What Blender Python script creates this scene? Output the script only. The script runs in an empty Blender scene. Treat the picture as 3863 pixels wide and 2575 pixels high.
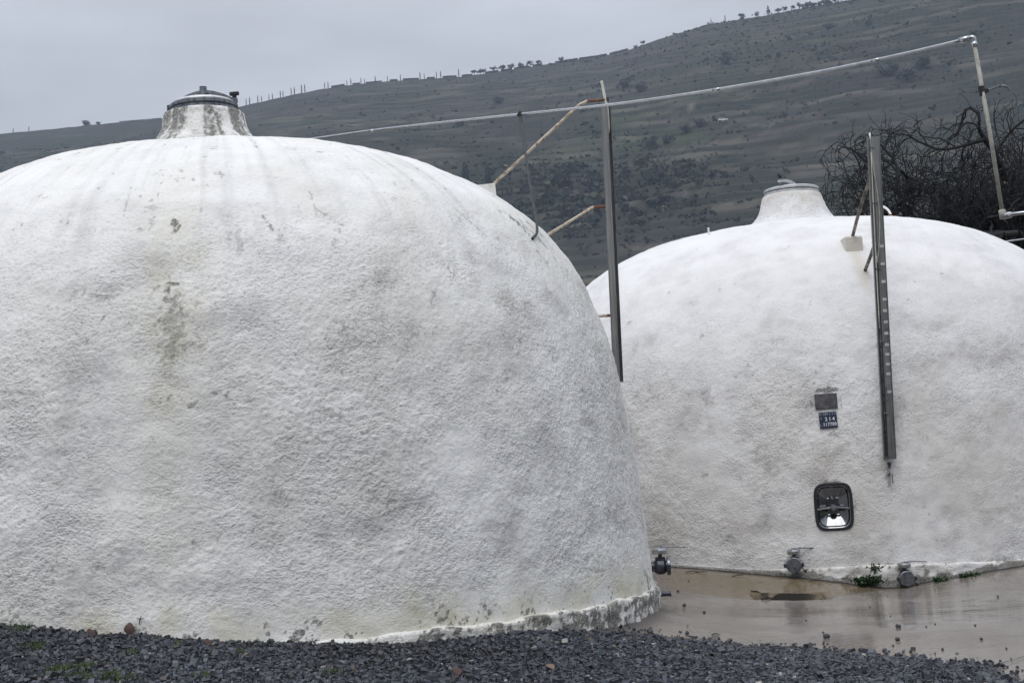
import bpy, math, random
import numpy as np
from mathutils import Matrix, Vector

# ------------------------------------------------------------------ camera
F, CX, CY = 5716., 1931.5, 1287.5          # focal length and centre in photograph pixels (3863 x 2575)
EYE, PITCH, ROLL = 1.35, .0895, .058
scn = bpy.context.scene
col = scn.collection
cd = bpy.data.cameras.new('camera')
cam = bpy.data.objects.new('camera', cd); col.objects.link(cam)
cd.sensor_width = 36; cd.lens = 36 * F / 3863; cd.clip_start = .1; cd.clip_end = 6000
cp, sp, cr, sr = math.cos(PITCH), math.sin(PITCH), math.cos(ROLL), math.sin(ROLL)
fw = Vector((0, cp, sp)); up0 = Vector((0, -sp, cp)); rt0 = Vector((1, 0, 0))
rt = rt0 * cr - up0 * sr; up = rt0 * sr + up0 * cr
cam.matrix_world = Matrix(((rt.x, up.x, -fw.x, 0), (rt.y, up.y, -fw.y, 0), (rt.z, up.z, -fw.z, EYE), (0, 0, 0, 1)))
scn.camera = cam

# ------------------------------------------------------------------ overcast sky
SUN_EL, SUN_ROT = math.radians(58), math.radians(196)
world = bpy.data.worlds.new('World'); scn.world = world; world.use_nodes = True
wt = world.node_tree; wt.nodes.clear()
def wn(t, **k):
    n = wt.nodes.new(t)
    for a, b in k.items(): setattr(n, a, b)
    return n
sky = wn('ShaderNodeTexSky', sky_type='NISHITA', sun_disc=False, sun_elevation=SUN_EL, sun_rotation=SUN_ROT)
tc = wn('ShaderNodeTexCoord'); sep = wn('ShaderNodeSeparateXYZ'); wt.links.new(tc.outputs['Generated'], sep.inputs[0])
ramp = wn('ShaderNodeMapRange'); ramp.inputs['From Min'].default_value = 0; ramp.inputs['From Max'].default_value = 1
ramp.inputs['To Min'].default_value = 3.65; ramp.inputs['To Max'].default_value = 12.6       # an overcast sky is brightest overhead
wt.links.new(sep.outputs['Z'], ramp.inputs['Value'])
mp = wn('ShaderNodeMapping'); mp.inputs['Scale'].default_value = (1.6, 1.6, 5.5); wt.links.new(tc.outputs['Generated'], mp.inputs[0])
nz = wn('ShaderNodeTexNoise'); nz.inputs['Scale'].default_value = 2.2; nz.inputs['Detail'].default_value = 5; nz.inputs['Roughness'].default_value = .5
wt.links.new(mp.outputs[0], nz.inputs['Vector'])
cl = wn('ShaderNodeMapRange'); cl.inputs['From Min'].default_value = .3; cl.inputs['From Max'].default_value = .7
cl.inputs['To Min'].default_value = .76; cl.inputs['To Max'].default_value = 1.10; wt.links.new(nz.outputs['Fac'], cl.inputs['Value'])
mul = wn('ShaderNodeMath', operation='MULTIPLY'); wt.links.new(ramp.outputs[0], mul.inputs[0]); wt.links.new(cl.outputs[0], mul.inputs[1])
tint = wn('ShaderNodeVectorMath', operation='SCALE'); tint.inputs[0].default_value = (.93, .975, 1.08); wt.links.new(mul.outputs[0], tint.inputs['Scale'])
mx = wn('ShaderNodeMixRGB'); mx.inputs['Fac'].default_value = .96
wt.links.new(sky.outputs[0], mx.inputs[1]); wt.links.new(tint.outputs[0], mx.inputs[2])
bg = wn('ShaderNodeBackground'); bg.inputs['Strength'].default_value = .1; wt.links.new(mx.outputs[0], bg.inputs['Color'])
wo = wn('ShaderNodeOutputWorld'); wt.links.new(bg.outputs[0], wo.inputs['Surface'])

# ------------------------------------------------------------------ soft sun through the cloud
sl = bpy.data.lights.new('sun', 'SUN'); sl.energy = 1.3; sl.angle = math.radians(38); sl.color = (1, .97, .93)
so = bpy.data.objects.new('sun', sl); col.objects.link(so)
sd = Vector((math.sin(SUN_ROT) * math.cos(SUN_EL), math.cos(SUN_ROT) * math.cos(SUN_EL), math.sin(SUN_EL)))
so.rotation_euler = (-sd).to_track_quat('-Z', 'Y').to_euler(); so.location = sd * 60
scn.view_settings.view_transform = 'Standard'; scn.view_settings.look = 'None'
scn.view_settings.exposure = .2; scn.view_settings.gamma = 1; scn.view_settings.use_curve_mapping = False

# ------------------------------------------------------------------ geometry helpers
rng = np.random.default_rng(7); random.seed(7)
def ray(px, py):
    U, V = px - CX, CY - py
    u = U * cr + V * sr; v = (-U * sr + V * cr) / F
    return np.array([u / F, cp - v * sp, sp + v * cp])
def atY(px, py, Y):
    d = ray(px, py); return np.array([0, 0, EYE]) + d * (Y / d[1])
def atZ(px, py, z):
    d = ray(px, py); return np.array([0, 0, EYE]) + d * ((z - EYE) / d[2])
def proj(P):
    x, y, z = P[..., 0], P[..., 1], P[..., 2] - EYE
    f_ = y * cp + z * sp; u = x / f_ * F; v = (-y * sp + z * cp) / f_ * F
    return np.stack([CX + u * cr - v * sr, CY - (u * sr + v * cr)], -1)
GR = rng.normal(size=(256, 3)); GR /= np.linalg.norm(GR, axis=1)[:, None]; PERM = rng.permutation(256)
def pn(P, s=0):
    """gradient noise, about -1..1"""
    P = np.asarray(P, float) + s * 17.31
    i = np.floor(P).astype(np.int64); f = P - i; w = f * f * f * (f * (f * 6 - 15) + 10)
    out = 0
    for a in (0, 1):
        for b in (0, 1):
            for c in (0, 1):
                h = PERM[(PERM[(PERM[(i[..., 0] + a) & 255] + i[..., 1] + b) & 255] + i[..., 2] + c) & 255]
                g = GR[h]; d = g[..., 0] * (f[..., 0] - a) + g[..., 1] * (f[..., 1] - b) + g[..., 2] * (f[..., 2] - c)
                out = out + d * (w[..., 0] if a else 1 - w[..., 0]) * (w[..., 1] if b else 1 - w[..., 1]) * (w[..., 2] if c else 1 - w[..., 2])
    return out * 1.6
def fbm(P, s=0, n=4, g=.5):
    o, a = 0, 1
    for k in range(n): o = o + a * pn(P * 2.03 ** k, s + k); a *= g
    return o
def sstep(a, b, x):
    t = np.clip((x - a) / (b - a), 0, 1); return t * t * (3 - 2 * t)

def mesh(name, V, Fc, smooth=True, attrs=None):
    """V: (n,3); Fc: (m,k) int array or a list of such arrays"""
    if not isinstance(Fc, (list, tuple)): Fc = [Fc]
    me = bpy.data.meshes.new(name)
    V = np.asarray(V, np.float32)
    Fc = [np.asarray(f, np.int32) for f in Fc if len(f)]
    loops = np.concatenate([f.ravel() for f in Fc]); tot = np.concatenate([np.full(len(f), f.shape[1], np.int32) for f in Fc])
    st = np.concatenate([[0], np.cumsum(tot)[:-1]]).astype(np.int32)
    me.vertices.add(len(V)); me.vertices.foreach_set('co', V.ravel())
    me.loops.add(len(loops)); me.loops.foreach_set('vertex_index', loops)
    me.polygons.add(len(tot)); me.polygons.foreach_set('loop_start', st); me.polygons.foreach_set('loop_total', tot)
    me.polygons.foreach_set('use_smooth', np.full(len(tot), smooth))
    for k, a in (attrs or {}).items():
        at = me.attributes.new(k, 'FLOAT_COLOR', 'POINT'); at.data.foreach_set('color', np.asarray(a, np.float32).ravel())
    me.update(calc_edges=True); me.validate()
    return me
def link(name, me, mat, parent=None, kind=None, loc=None):
    o = bpy.data.objects.new(name, me); col.objects.link(o)
    if me is not None and mat is not None and not me.materials: me.materials.append(M[mat])
    if parent: o.parent = parent
    if kind: o['kind'] = kind
    if loc is not None: o.location = loc
    return o
def tag(o, label, cat, group=None):
    o['label'] = label; o['category'] = cat
    if group: o['group'] = group
    return o
def root(name, loc, label, cat, group=None):
    o = bpy.data.objects.new(name, None); col.objects.link(o); o.location = loc; o.empty_display_size = .1
    return tag(o, label, cat, group)
class B:
    """collects primitives in world space; .put() links them as one mesh under a thing"""
    def __init__(s): s.v = []; s.q = []; s.t = []; s.n = 0
    def add(s, V, Q=(), T=()):
        V = np.asarray(V, float).reshape(-1, 3)
        if len(Q): s.q.append(np.asarray(Q) + s.n)
        if len(T): s.t.append(np.asarray(T) + s.n)
        s.v.append(V); s.n += len(V); return s
    def box(s, c, h, ax=None, bev=.0):
        """centre, half sizes, 3 axes (rows); chamfered along all edges when bev > 0"""
        ax = np.eye(3) if ax is None else np.asarray(ax); h = np.asarray(h, float)
        if bev <= 0:
            L = np.array([[x, y, z] for x in (-1, 1) for y in (-1, 1) for z in (-1, 1)]) * h
            return s.add(np.asarray(c) + L @ ax, [[0, 1, 3, 2], [4, 6, 7, 5], [0, 4, 5, 1], [2, 3, 7, 6], [0, 2, 6, 4], [1, 5, 7, 3]])
        b = min(bev, h.min() * .9); V = []; ix = {}
        for sx in (-1, 1):
            for sy in (-1, 1):
                for sz in (-1, 1):
                    for k in range(3):
                        p = np.array([sx, sy, sz]) * (h - b); p[k] += (sx, sy, sz)[k] * b
                        ix[(sx, sy, sz, k)] = len(V); V.append(p)
        Q, T = [], []
        for k in range(3):
            a, b2 = [(1, 2), (2, 0), (0, 1)][k]
            for sg in (-1, 1):
                q = []
                for (u, w) in ((-1, -1), (1, -1), (1, 1), (-1, 1)):
                    t = [0, 0, 0]; t[k] = sg; t[a] = u; t[b2] = w; q.append(ix[(*t, k)])
                Q.append(q if sg > 0 else q[::-1])
        for k in range(3):
            a, b2 = [(1, 2), (2, 0), (0, 1)][k]
            for u in (-1, 1):
                for w in (-1, 1):
                    t0 = [0, 0, 0]; t1 = [0, 0, 0]; t0[k] = -1; t1[k] = 1; t0[a] = t1[a] = u; t0[b2] = t1[b2] = w
                    Q.append([ix[(*t0, a)], ix[(*t1, a)], ix[(*t1, b2)], ix[(*t0, b2)]])
        for sx in (-1, 1):
            for sy in (-1, 1):
                for sz in (-1, 1): T.append([ix[(sx, sy, sz, k)] for k in range(3)])
        return s.add(np.asarray(c) + np.array(V) @ ax, Q, T)
    def tube(s, pts, r, n=10, cap=True):
        pts = np.asarray(pts, float); m = len(pts); r = np.broadcast_to(np.asarray(r, float), (m,))
        tg = np.gradient(pts, axis=0); tg /= np.linalg.norm(tg, axis=1)[:, None] + 1e-12
        a = np.array([0, 0, 1.]) if abs(tg[0][2]) < .9 else np.array([1., 0, 0])
        V = []
        u = np.cross(tg[0], a); u /= np.linalg.norm(u)
        for k in range(m):
            u = u - tg[k] * (u @ tg[k]); u /= np.linalg.norm(u); w = np.cross(tg[k], u)
            th = np.arange(n) * 2 * np.pi / n
            V.append(pts[k] + r[k] * (np.outer(np.cos(th), u) + np.outer(np.sin(th), w)))
        V = np.concatenate(V); Q = []
        for k in range(m - 1):
            for j in range(n):
                Q.append([k * n + j, k * n + (j + 1) % n, (k + 1) * n + (j + 1) % n, (k + 1) * n + j])
        T = []
        if cap:
            V = np.concatenate([V, pts[:1], pts[-1:]]); e = m * n
            for j in range(n):
                T.append([e, (j + 1) % n, j]); T.append([e + 1, (m - 1) * n + j, (m - 1) * n + (j + 1) % n])
        return s.add(V, Q, T)
    def lathe(s, c, prof, ax=(0, 0, 1), n=32):
        """prof: list of (radius, height along axis)"""
        ax = np.asarray(ax, float); ax /= np.linalg.norm(ax); a = np.array([0, 0, 1.]) if abs(ax[2]) < .9 else np.array([1., 0, 0])
        u = np.cross(ax, a); u /= np.linalg.norm(u); w = np.cross(ax, u)
        th = np.arange(n) * 2 * np.pi / n; ring = np.outer(np.cos(th), u) + np.outer(np.sin(th), w)
        V = np.concatenate([np.asarray(c) + r_ * ring + h * ax for r_, h in prof]); m = len(prof)
        Q = [[k * n + j, k * n + (j + 1) % n, (k + 1) * n + (j + 1) % n, (k + 1) * n + j] for k in range(m - 1) for j in range(n)]
        return s.add(V, Q)
    def put(s, name, mat, parent=None, smooth=False, kind=None, attrs=None, base=None):
        V = np.concatenate(s.v)
        if base is None: base = np.array(parent_base(parent)) if parent else np.zeros(3)
        fs = []
        if s.q: fs.append(np.concatenate(s.q))
        if s.t: fs.append(np.concatenate(s.t))
        return link(name, mesh(name, V - base, fs, smooth, attrs), mat, parent, kind)
def parent_base(o):
    b = Vector((0, 0, 0))
    while o: b += o.location; o = o.parent
    return b
def bez(pts, n=24):
    """smooth curve through points (Catmull-Rom)"""
    P = np.asarray(pts, float); P = np.concatenate([[2 * P[0] - P[1]], P, [2 * P[-1] - P[-2]]]); o = []
    m = len(P) - 3
    for k in range(m):
        for t in np.linspace(0, 1, max(2, n // m), endpoint=(k == m - 1)):
            a, b, c, d = P[k:k + 4]
            o.append(.5 * (2 * b + (c - a) * t + (2 * a - 5 * b + 4 * c - d) * t * t + (3 * b - a - 3 * c + d) * t ** 3))
    return np.array(o)

# ------------------------------------------------------------------ materials
M = {}
def mat(name):
    m = bpy.data.materials.new(name); m.use_nodes = True; M[name] = m
    nt = m.node_tree; b = nt.nodes['Principled BSDF']
    return m, nt, b
def nd(nt, t, **k):
    n = nt.nodes.new(t)
    for a, b in k.items():
        if a.startswith('i_'): n.inputs[a[2:].replace('_', ' ')].default_value = b
        else: setattr(n, a, b)
    return n
def noise(nt, scale, detail=4, rough=.55, vec=None, stretch=None):
    n = nd(nt, 'ShaderNodeTexNoise'); n.inputs['Scale'].default_value = scale; n.inputs['Detail'].default_value = detail; n.inputs['Roughness'].default_value = rough
    tcn = nd(nt, 'ShaderNodeTexCoord')
    if stretch:
        mpn = nd(nt, 'ShaderNodeMapping'); mpn.inputs['Scale'].default_value = stretch
        nt.links.new(tcn.outputs['Object'], mpn.inputs[0]); nt.links.new(mpn.outputs[0], n.inputs['Vector'])
    else: nt.links.new(tcn.outputs['Object'], n.inputs['Vector'])
    return n.outputs['Fac']
def rmp(nt, src, a, b, lo=0, hi=1):
    n = nd(nt, 'ShaderNodeMapRange'); n.inputs['From Min'].default_value = a; n.inputs['From Max'].default_value = b
    n.inputs['To Min'].default_value = lo; n.inputs['To Max'].default_value = hi; nt.links.new(src, n.inputs['Value']); return n.outputs[0]
def mix(nt, fac, c1, c2):
    n = nd(nt, 'ShaderNodeMixRGB')
    for i, v in ((0, fac), (1, c1), (2, c2)):
        if isinstance(v, (int, float)): n.inputs[i].default_value = v
        elif isinstance(v, tuple): n.inputs[i].default_value = (*v, 1)
        else: nt.links.new(v, n.inputs[i])
    return n.outputs[0]
def mathn(nt, op, a, b):
    n = nd(nt, 'ShaderNodeMath', operation=op)
    for i, v in ((0, a), (1, b)):
        if isinstance(v, (int, float)): n.inputs[i].default_value = v
        else: nt.links.new(v, n.inputs[i])
    return n.outputs[0]
def bump(nt, b, src, dist, strength=1):
    n = nd(nt, 'ShaderNodeBump'); n.inputs['Distance'].default_value = dist; n.inputs['Strength'].default_value = strength
    nt.links.new(src, n.inputs['Height']); nt.links.new(n.outputs[0], b.inputs['Normal']); return n
def attr(nt, name):
    a = nd(nt, 'ShaderNodeAttribute', attribute_name=name); s = nd(nt, 'ShaderNodeSeparateColor'); nt.links.new(a.outputs['Color'], s.inputs[0])
    return a.outputs['Color'], s.outputs[0], s.outputs[1], s.outputs[2], a.outputs['Alpha']

def plaster(name, white, grey, ochre):
    m, nt, b = mat(name)
    _, dirt, green, wash, al = attr(nt, 'stain_shade')
    n1 = noise(nt, 9, 6, .6); n2 = noise(nt, 55, 5, .6); n3 = noise(nt, 2.2, 4, .55)
    c = mix(nt, rmp(nt, n3, .35, .7), white, tuple(x * .93 for x in white))
    c = mix(nt, mathn(nt, 'MULTIPLY', wash, rmp(nt, n1, .3, .65, .35, 1.1)), c, grey)
    c = mix(nt, green, c, ochre)
    c = mix(nt, rmp(nt, n2, .6, .75, 0, .16), c, (.42, .41, .40))
    hb = noise(nt, 46, 3, .6, stretch=(1, 1, 1.45))
    c = mix(nt, mathn(nt, 'MULTIPLY', rmp(nt, hb, .45, .30, 0, .5), al), c, (.22, .215, .205))
    sp_ = mathn(nt, 'ADD', mathn(nt, 'MULTIPLY', dirt, 1.5), mathn(nt, 'MULTIPLY', n2, 1.3)); dm_ = nd(nt, 'ShaderNodeMapRange', clamp=True); dm_.inputs['From Min'].default_value = .84; dm_.inputs['From Max'].default_value = 1.72; nt.links.new(sp_, dm_.inputs['Value'])
    c = mix(nt, mathn(nt, 'MULTIPLY', mathn(nt, 'MULTIPLY', dm_.outputs[0], rmp(nt, noise(nt, 95, 3, .6), .36, .58, .55, 1.0)), .9), c, (.085, .082, .072))
    nt.links.new(c, b.inputs['Base Color']); b.inputs['Roughness'].default_value = .85; b.inputs['Specular IOR Level'].default_value = .25
    h = mathn(nt, 'ADD', mathn(nt, 'MULTIPLY', hb, 1.0), mathn(nt, 'MULTIPLY', noise(nt, 120, 3, .6), .22))
    bn = bump(nt, b, h, .018, 1); nt.links.new(mathn(nt, 'MULTIPLY', rmp(nt, al, 0, 1, .2, 1.0), rmp(nt, noise(nt, 3.1, 3, .5), .35, .65, .35, 1.0)), bn.inputs['Strength'])
plaster('plaster_old', (.84, .835, .815), (.52, .515, .52), (.58, .56, .44))
plaster('plaster_new', (.78, .775, .77), (.47, .455, .45), (.62, .56, .45))

def metal(name, colr, rough, metallic=1., spot=None, spots=(.5, .7), scale=14, bmp=0, stretch=None):
    m, nt, b = mat(name)
    c = colr
    n = noise(nt, scale, 5, .6, stretch=stretch)
    if spot: c = mix(nt, rmp(nt, n, *spots), colr, spot)
    else: c = mix(nt, rmp(nt, n, .35, .7), colr, tuple(x * .75 for x in colr))
    nt.links.new(c, b.inputs['Base Color']); b.inputs['Metallic'].default_value = metallic
    nt.links.new(rmp(nt, noise(nt, scale * 2, 3), .3, .7, rough * .8, min(1, rough * 1.4)), b.inputs['Roughness'])
    if bmp: bump(nt, b, n, bmp, .6)
metal('steel', (.52, .53, .54), .28, 1)
metal('steel_light', (.74, .74, .73), .4, .9)
metal('steel_dull', (.26, .27, .29), .36, .95, (.09, .10, .12), (.42, .66), 30)
metal('steel_dark', (.085, .09, .105), .35, .8)
metal('steel_mirror', (.24, .245, .26), .08, 1, None)
metal('channel_steel', (.30, .30, .295), .34, .95, (.17, .17, .165), (.42, .72), 6, stretch=(8, 8, .25))
metal('black_plastic', (.012, .013, .016), .4, 0)
metal('rusty_paint', (.60, .53, .43), .6, 0, (.24, .11, .065), (.48, .66), 40, .002)
metal('rust', (.15, .065, .045), .75, 0, (.33, .2, .14), (.52, .68), 50, .002)
metal('rusty_dark', (.055, .045, .04), .6, .2, (.34, .29, .22), (.42, .6), 9, .002, (1, 1, .35))
metal('pipe_white', (.50, .51, .53), .2, .8)
metal('pipe_old', (.36, .35, .31), .55, .1, (.22, .21, .18), (.45, .7), 24)
metal('hose', (.66, .67, .58), .4, 0)
metal('hose_white', (.80, .80, .78), .4, 0)
metal('cable', (.02, .022, .026), .5, 0)
metal('enamel_navy', (.010, .017, .045), .3, 0, (.03, .035, .05), (.6, .8), 60)
metal('old_plate', (.045, .046, .055), .6, .1, (.13, .12, .115), (.45, .75), 22, .003)
metal('letter_white', (.72, .73, .75), .4, 0)
metal('letter_faded', (.28, .30, .36), .5, 0)
metal('gasket', (.012, .013, .018), .5, 0)
metal('concrete_block', (.70, .69, .66), .9, 0, (.42, .39, .33), (.52, .75), 16, .006)
metal('car_white', (.8, .8, .8), .3, 0)
metal('car_glass', (.03, .035, .04), .1, 0)
metal('tyre', (.015, .015, .015), .8, 0)
metal('stone', (.045, .048, .055), .45, 0, (.09, .09, .1), (.5, .7), 60, .004)
metal('dead_leaf', (.055, .030, .024), .6, 0, (.07, .03, .02), (.45, .65), 50)
metal('dead_leaf_tan', (.17, .115, .08), .6, 0, (.2, .1, .06), (.5, .7), 50)
metal('twig_wood', (.03, .025, .02), .8, 0)
metal('bark', (.011, .011, .013), .9, 0, (.026, .025, .026), (.5, .75), 6)
metal('pipe_small', (.10, .105, .12), .4, .6)

def leafy(name, c1, c2, scale=3, rough=.6, trans=0):
    m, nt, b = mat(name)
    oi = nd(nt, 'ShaderNodeObjectInfo')
    c = mix(nt, rmp(nt, noise(nt, scale, 4), .35, .65), c1, c2)
    nt.links.new(c, b.inputs['Base Color']); b.inputs['Roughness'].default_value = rough; b.inputs['Specular IOR Level'].default_value = .25
leafy('weed_green', (.018, .042, .016), (.036, .068, .024), 30, .6)
leafy('grass_green', (.045, .078, .026), (.085, .115, .04), 20)
leafy('cypress', (.014, .020, .015), (.030, .038, .026), .8)
leafy('olive', (.045, .052, .045), (.085, .09, .075), .8)
leafy('pine', (.014, .024, .019), (.03, .042, .03), .8)
leafy('blossom', (.33, .31, .31), (.14, .14, .12), 1.2)
leafy('hedge', (.028, .033, .028), (.055, .06, .05), .4)

m, nt, b = mat('scrub')
cc, *_ = attr(nt, 'tint'); nt.links.new(cc, b.inputs['Base Color']); b.inputs['Roughness'].default_value = .8; b.inputs['Specular IOR Level'].default_value = .1
m, nt, b = mat('gravel_stone')
cc, *_ = attr(nt, 'tint')
c = mix(nt, rmp(nt, noise(nt, 90, 3), .4, .7, 0, .5), cc, (.07, .075, .085))
nt.links.new(c, b.inputs['Base Color']); b.inputs['Roughness'].default_value = .5
m, nt, b = mat('gravel_bed')
c = mix(nt, noise(nt, 60, 4), (.018, .019, .022), (.04, .04, .045)); nt.links.new(c, b.inputs['Base Color']); b.inputs['Roughness'].default_value = .8

m, nt, b = mat('wet_concrete')
_, mud, dark, film, al = attr(nt, 'stain_shade')
n1 = noise(nt, 1.1, 5, .6, stretch=(1, 2.2, 1)); n2 = noise(nt, 26, 5, .6); n3 = noise(nt, .55, 3, .5, stretch=(.7, 2.6, 1))
c = mix(nt, rmp(nt, n1, .3, .7), (.235, .205, .176), (.145, .128, .113))
c = mix(nt, mud, c, (.15, .115, .068))
c = mix(nt, rmp(nt, n2, .50, .72, 0, .5), c, (.07, .06, .055))
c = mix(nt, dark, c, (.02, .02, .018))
nt.links.new(c, b.inputs['Base Color'])
r = mathn(nt, 'ADD', rmp(nt, n3, .36, .64, .03, .17), mathn(nt, 'MULTIPLY', dark, .5)); nt.links.new(r, b.inputs['Roughness']); nt.links.new(rmp(nt, dark, .4, 1, .5, .05), b.inputs['Specular IOR Level'])
b.inputs['IOR'].default_value = 1.36
bump(nt, b, mathn(nt, 'ADD', mathn(nt, 'MULTIPLY', noise(nt, 7, 3, .5, stretch=(1, 2.5, 1)), 1), mathn(nt, 'MULTIPLY', n2, .12)), .004, .5)

m, nt, b = mat('hillside')
_, green, dark, path, al = attr(nt, 'stain_shade')
n1 = noise(nt, .035, 5, .6, stretch=(1, 1, 2.5)); n2 = noise(nt, .30, 5, .7, stretch=(.6, .6, 2.6)); n3 = noise(nt, .012, 3, .5)
c = mix(nt, rmp(nt, n1, .35, .65), (.036, .031, .031), (.056, .048, .042))
c = mix(nt, rmp(nt, n2, .48, .70, 0, .6), c, (.030, .032, .026))
c = mix(nt, mathn(nt, 'MULTIPLY', green, rmp(nt, n2, .3, .6, .5, 1)), c, (.046, .064, .024))
c = mix(nt, dark, c, (.022, .026, .018))
n4 = noise(nt, .9, 4, .7, stretch=(.5, .5, 3))
c = mix(nt, rmp(nt, n4, .42, .70, 0, .5), c, (.026, .028, .024))
c = mix(nt, path, c, (.19, .17, .14))
nt.links.new(c, b.inputs['Base Color']); b.inputs['Roughness'].default_value = .9; b.inputs['Specular IOR Level'].default_value = .1
m, nt, b = mat('plain_ground')
c = mix(nt, noise(nt, .2, 5), (.06, .06, .05), (.1, .09, .07)); nt.links.new(c, b.inputs['Base Color']); b.inputs['Roughness'].default_value = .9

# ------------------------------------------------------------------ the two tanks: fitted profiles
class Tank:
    def __init__(s, X, Y, R, H, a, b, z0, knots=None):
        s.X, s.Y, s.R, s.H, s.z0 = X, Y, R, H, z0
        s.c = np.array([X, Y])
        t = np.linspace(0, np.pi / 2, 4000)
        if knots is None: r = R * np.cos(t) ** (2 / a); z = z0 + H * np.sin(t) ** (2 / b)
        else:
            kz, kr = np.array(knots).T; zt = z0 + H; q = np.sqrt(np.maximum(zt - kz, 0)); qq = np.linspace(q.max(), 0, 4000)
            r = np.interp(qq, q[::-1], kr[::-1])
            for _ in range(3): r = np.convolve(np.pad(r, 90, mode='reflect', reflect_type='odd'), np.ones(181) / 181, 'valid')
            z = zt - qq ** 2
            r = np.maximum(r, 0)
        s.r, s.z = r, z; s.s = np.concatenate([[0], np.cumsum(np.hypot(np.diff(r), np.diff(z)))])
    def rad(s, z): return np.interp(z, s.z, s.r)
    def hit(s, px, py):
        d = ray(px, py); t = np.linspace(6, 30, 24001); P = np.array([0, 0, EYE]) + t[:, None] * d
        rr = np.hypot(P[:, 0] - s.X, P[:, 1] - s.Y); ins = (rr < np.where(P[:, 2] < s.z0, s.R, s.rad(P[:, 2]))) & (P[:, 2] < s.z0 + s.H)
        k = np.argmax(ins)
        return P[k] if ins.any() else None
    def normal(s, p):
        z = p[2]; e = .01; dr = (s.rad(z + e) - s.rad(z - e)) / (2 * e) if z > s.z0 + e else 0.
        o = np.array([p[0] - s.X, p[1] - s.Y, 0]); o /= np.linalg.norm(o); n = o + np.array([0, 0, -dr]); return n / np.linalg.norm(n)
T1 = Tank(-2.3413, 12.4, 3.37, 4.063, 0, 0, .05, [(.05, 3.385), (.45, 3.362), (.9, 3.332), (1.4, 3.283), (1.9, 3.222), (2.4, 3.132), (2.9, 2.948), (3.3, 2.685), (3.65, 2.24), (3.9, 1.735), (4.05, 1.08), (4.1, .5), (4.113, 0)])
T2 = Tank(3.4472, 17.8, 3.4812, 4.0821, 2.6831, 3.8776, 0.)
def cyl_hit(T, R, px, py):
    d = ray(px, py); o = -T.c; A = d[0] ** 2 + d[1] ** 2; Bq = 2 * (d[:2] @ o); C = o @ o - R * R
    q = Bq * Bq - 4 * A * C
    t = (-Bq - math.sqrt(max(q, 0))) / (2 * A); return np.array([0, 0, EYE]) + t * d

# thin-plate spline through (x, y, z)
def tps(pts):
    P = np.asarray(pts, float); n = len(P)
    K = lambda r2: np.where(r2 > 0, r2 * np.log(r2 + 1e-12), 0)
    r2 = ((P[:, None, :2] - P[None, :, :2]) ** 2).sum(-1)
    A = np.zeros((n + 3, n + 3)); A[:n, :n] = K(r2) + np.eye(n) * .01; A[:n, n] = 1; A[:n, n + 1:] = P[:, :2]; A[n, :n] = 1; A[n + 1:, :n] = P[:, :2].T
    w = np.linalg.solve(A, np.concatenate([P[:, 2], [0, 0, 0]]))
    def f(x, y):
        x, y = np.asarray(x, float), np.asarray(y, float); o = w[n] + w[n + 1] * x + w[n + 2] * y
        for k in range(n): o = o + w[k] * K((x - P[k, 0]) ** 2 + (y - P[k, 1]) ** 2)
        return o
    return f

# ------------------------------------------------------------------ concrete yard
base2 = [cyl_hit(T2, 3.54, *p) for p in ((2536, 2137), (2720, 2152), (2897, 2169), (3186, 2191), (3378, 2213), (3494, 2194), (3680, 2163), (3863, 2133))]
base1 = [cyl_hit(T1, 3.41, *p) for p in ((2467, 2309), (2330, 2362), (2223, 2380))]
ZS = .10
lip_px = ((2480, 2229), (2562, 2237), (2720, 2252), (2891, 2261), (3000, 2263), (3104, 2261), (3285, 2227), (3494, 2196))
edge_px = ((2180, 2388), (2307, 2399), (2475, 2406), (2639, 2423), (2826, 2445), (2980, 2445), (3154, 2464), (3314, 2480), (3443, 2490), (3571, 2503), (3668, 2508), (3740, 2530), (3790, 2575))
yard = tps([*base1, *base2, (2.34, 12.6, ZS), (1.6, 11.6, ZS + .01), (2.6, 11, ZS), (4.2, 11.5, ZS), (4.2, 8, ZS), (2.7, 8.6, ZS), (1., 10.6, ZS), (5.6, 13, ZS + .02), (7, 9, ZS), (7, 15.2, .2), (.9, 13.6, .25), (.4, 15.5, .45), (3.3, 13.35, ZS), (2.5, 13.1, ZS), (1.6, 13., .15)])
def gpos(px, py, fn):
    d = ray(px, py); t = np.linspace(5, 18, 6500); P = np.array([0, 0, EYE]) + t[:, None] * d; return P[int(np.argmax(P[:, 2] < fn(P[:, 0], P[:, 1])))]
lip = np.array([gpos(*p, yard) for p in lip_px]); edge = np.array([gpos(*p, yard) for p in edge_px])
exy = np.concatenate([[[-2.3, 12.4]], edge[:, :2], [[edge[-1, 0] + .3, edge[-1, 1] - .8], [3.6, 5.0], [4.5, 1], [-9, 1], [-9, 12.4], [-2.3, 12.4]]])
def edge_d(x, y):
    """signed distance to the gravel's edge, positive on the gravel side (left of the line)"""
    x, y = np.asarray(x, float), np.asarray(y, float); best = np.full(x.shape, 1e9); ins = np.zeros(x.shape, bool)
    for k in range(len(exy) - 1):
        a, b_ = exy[k], exy[k + 1]; d = b_ - a; L2 = d @ d
        t = np.clip(((x - a[0]) * d[0] + (y - a[1]) * d[1]) / L2, 0, 1)
        best = np.minimum(best, np.hypot(x - (a[0] + t * d[0]), y - (a[1] + t * d[1])))
        cross = ((a[1] > y) != (b_[1] > y)) & (x < (b_[0] - a[0]) * (y - a[1]) / (b_[1] - a[1] + 1e-12) + a[0]); ins ^= cross
    return np.where(ins, best, -best)
def lipdist(x, y):
    """distance behind the lip (positive = beyond it)"""
    return y - np.interp(x, lip[:, 0], lip[:, 1], left=-9, right=99)
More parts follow.
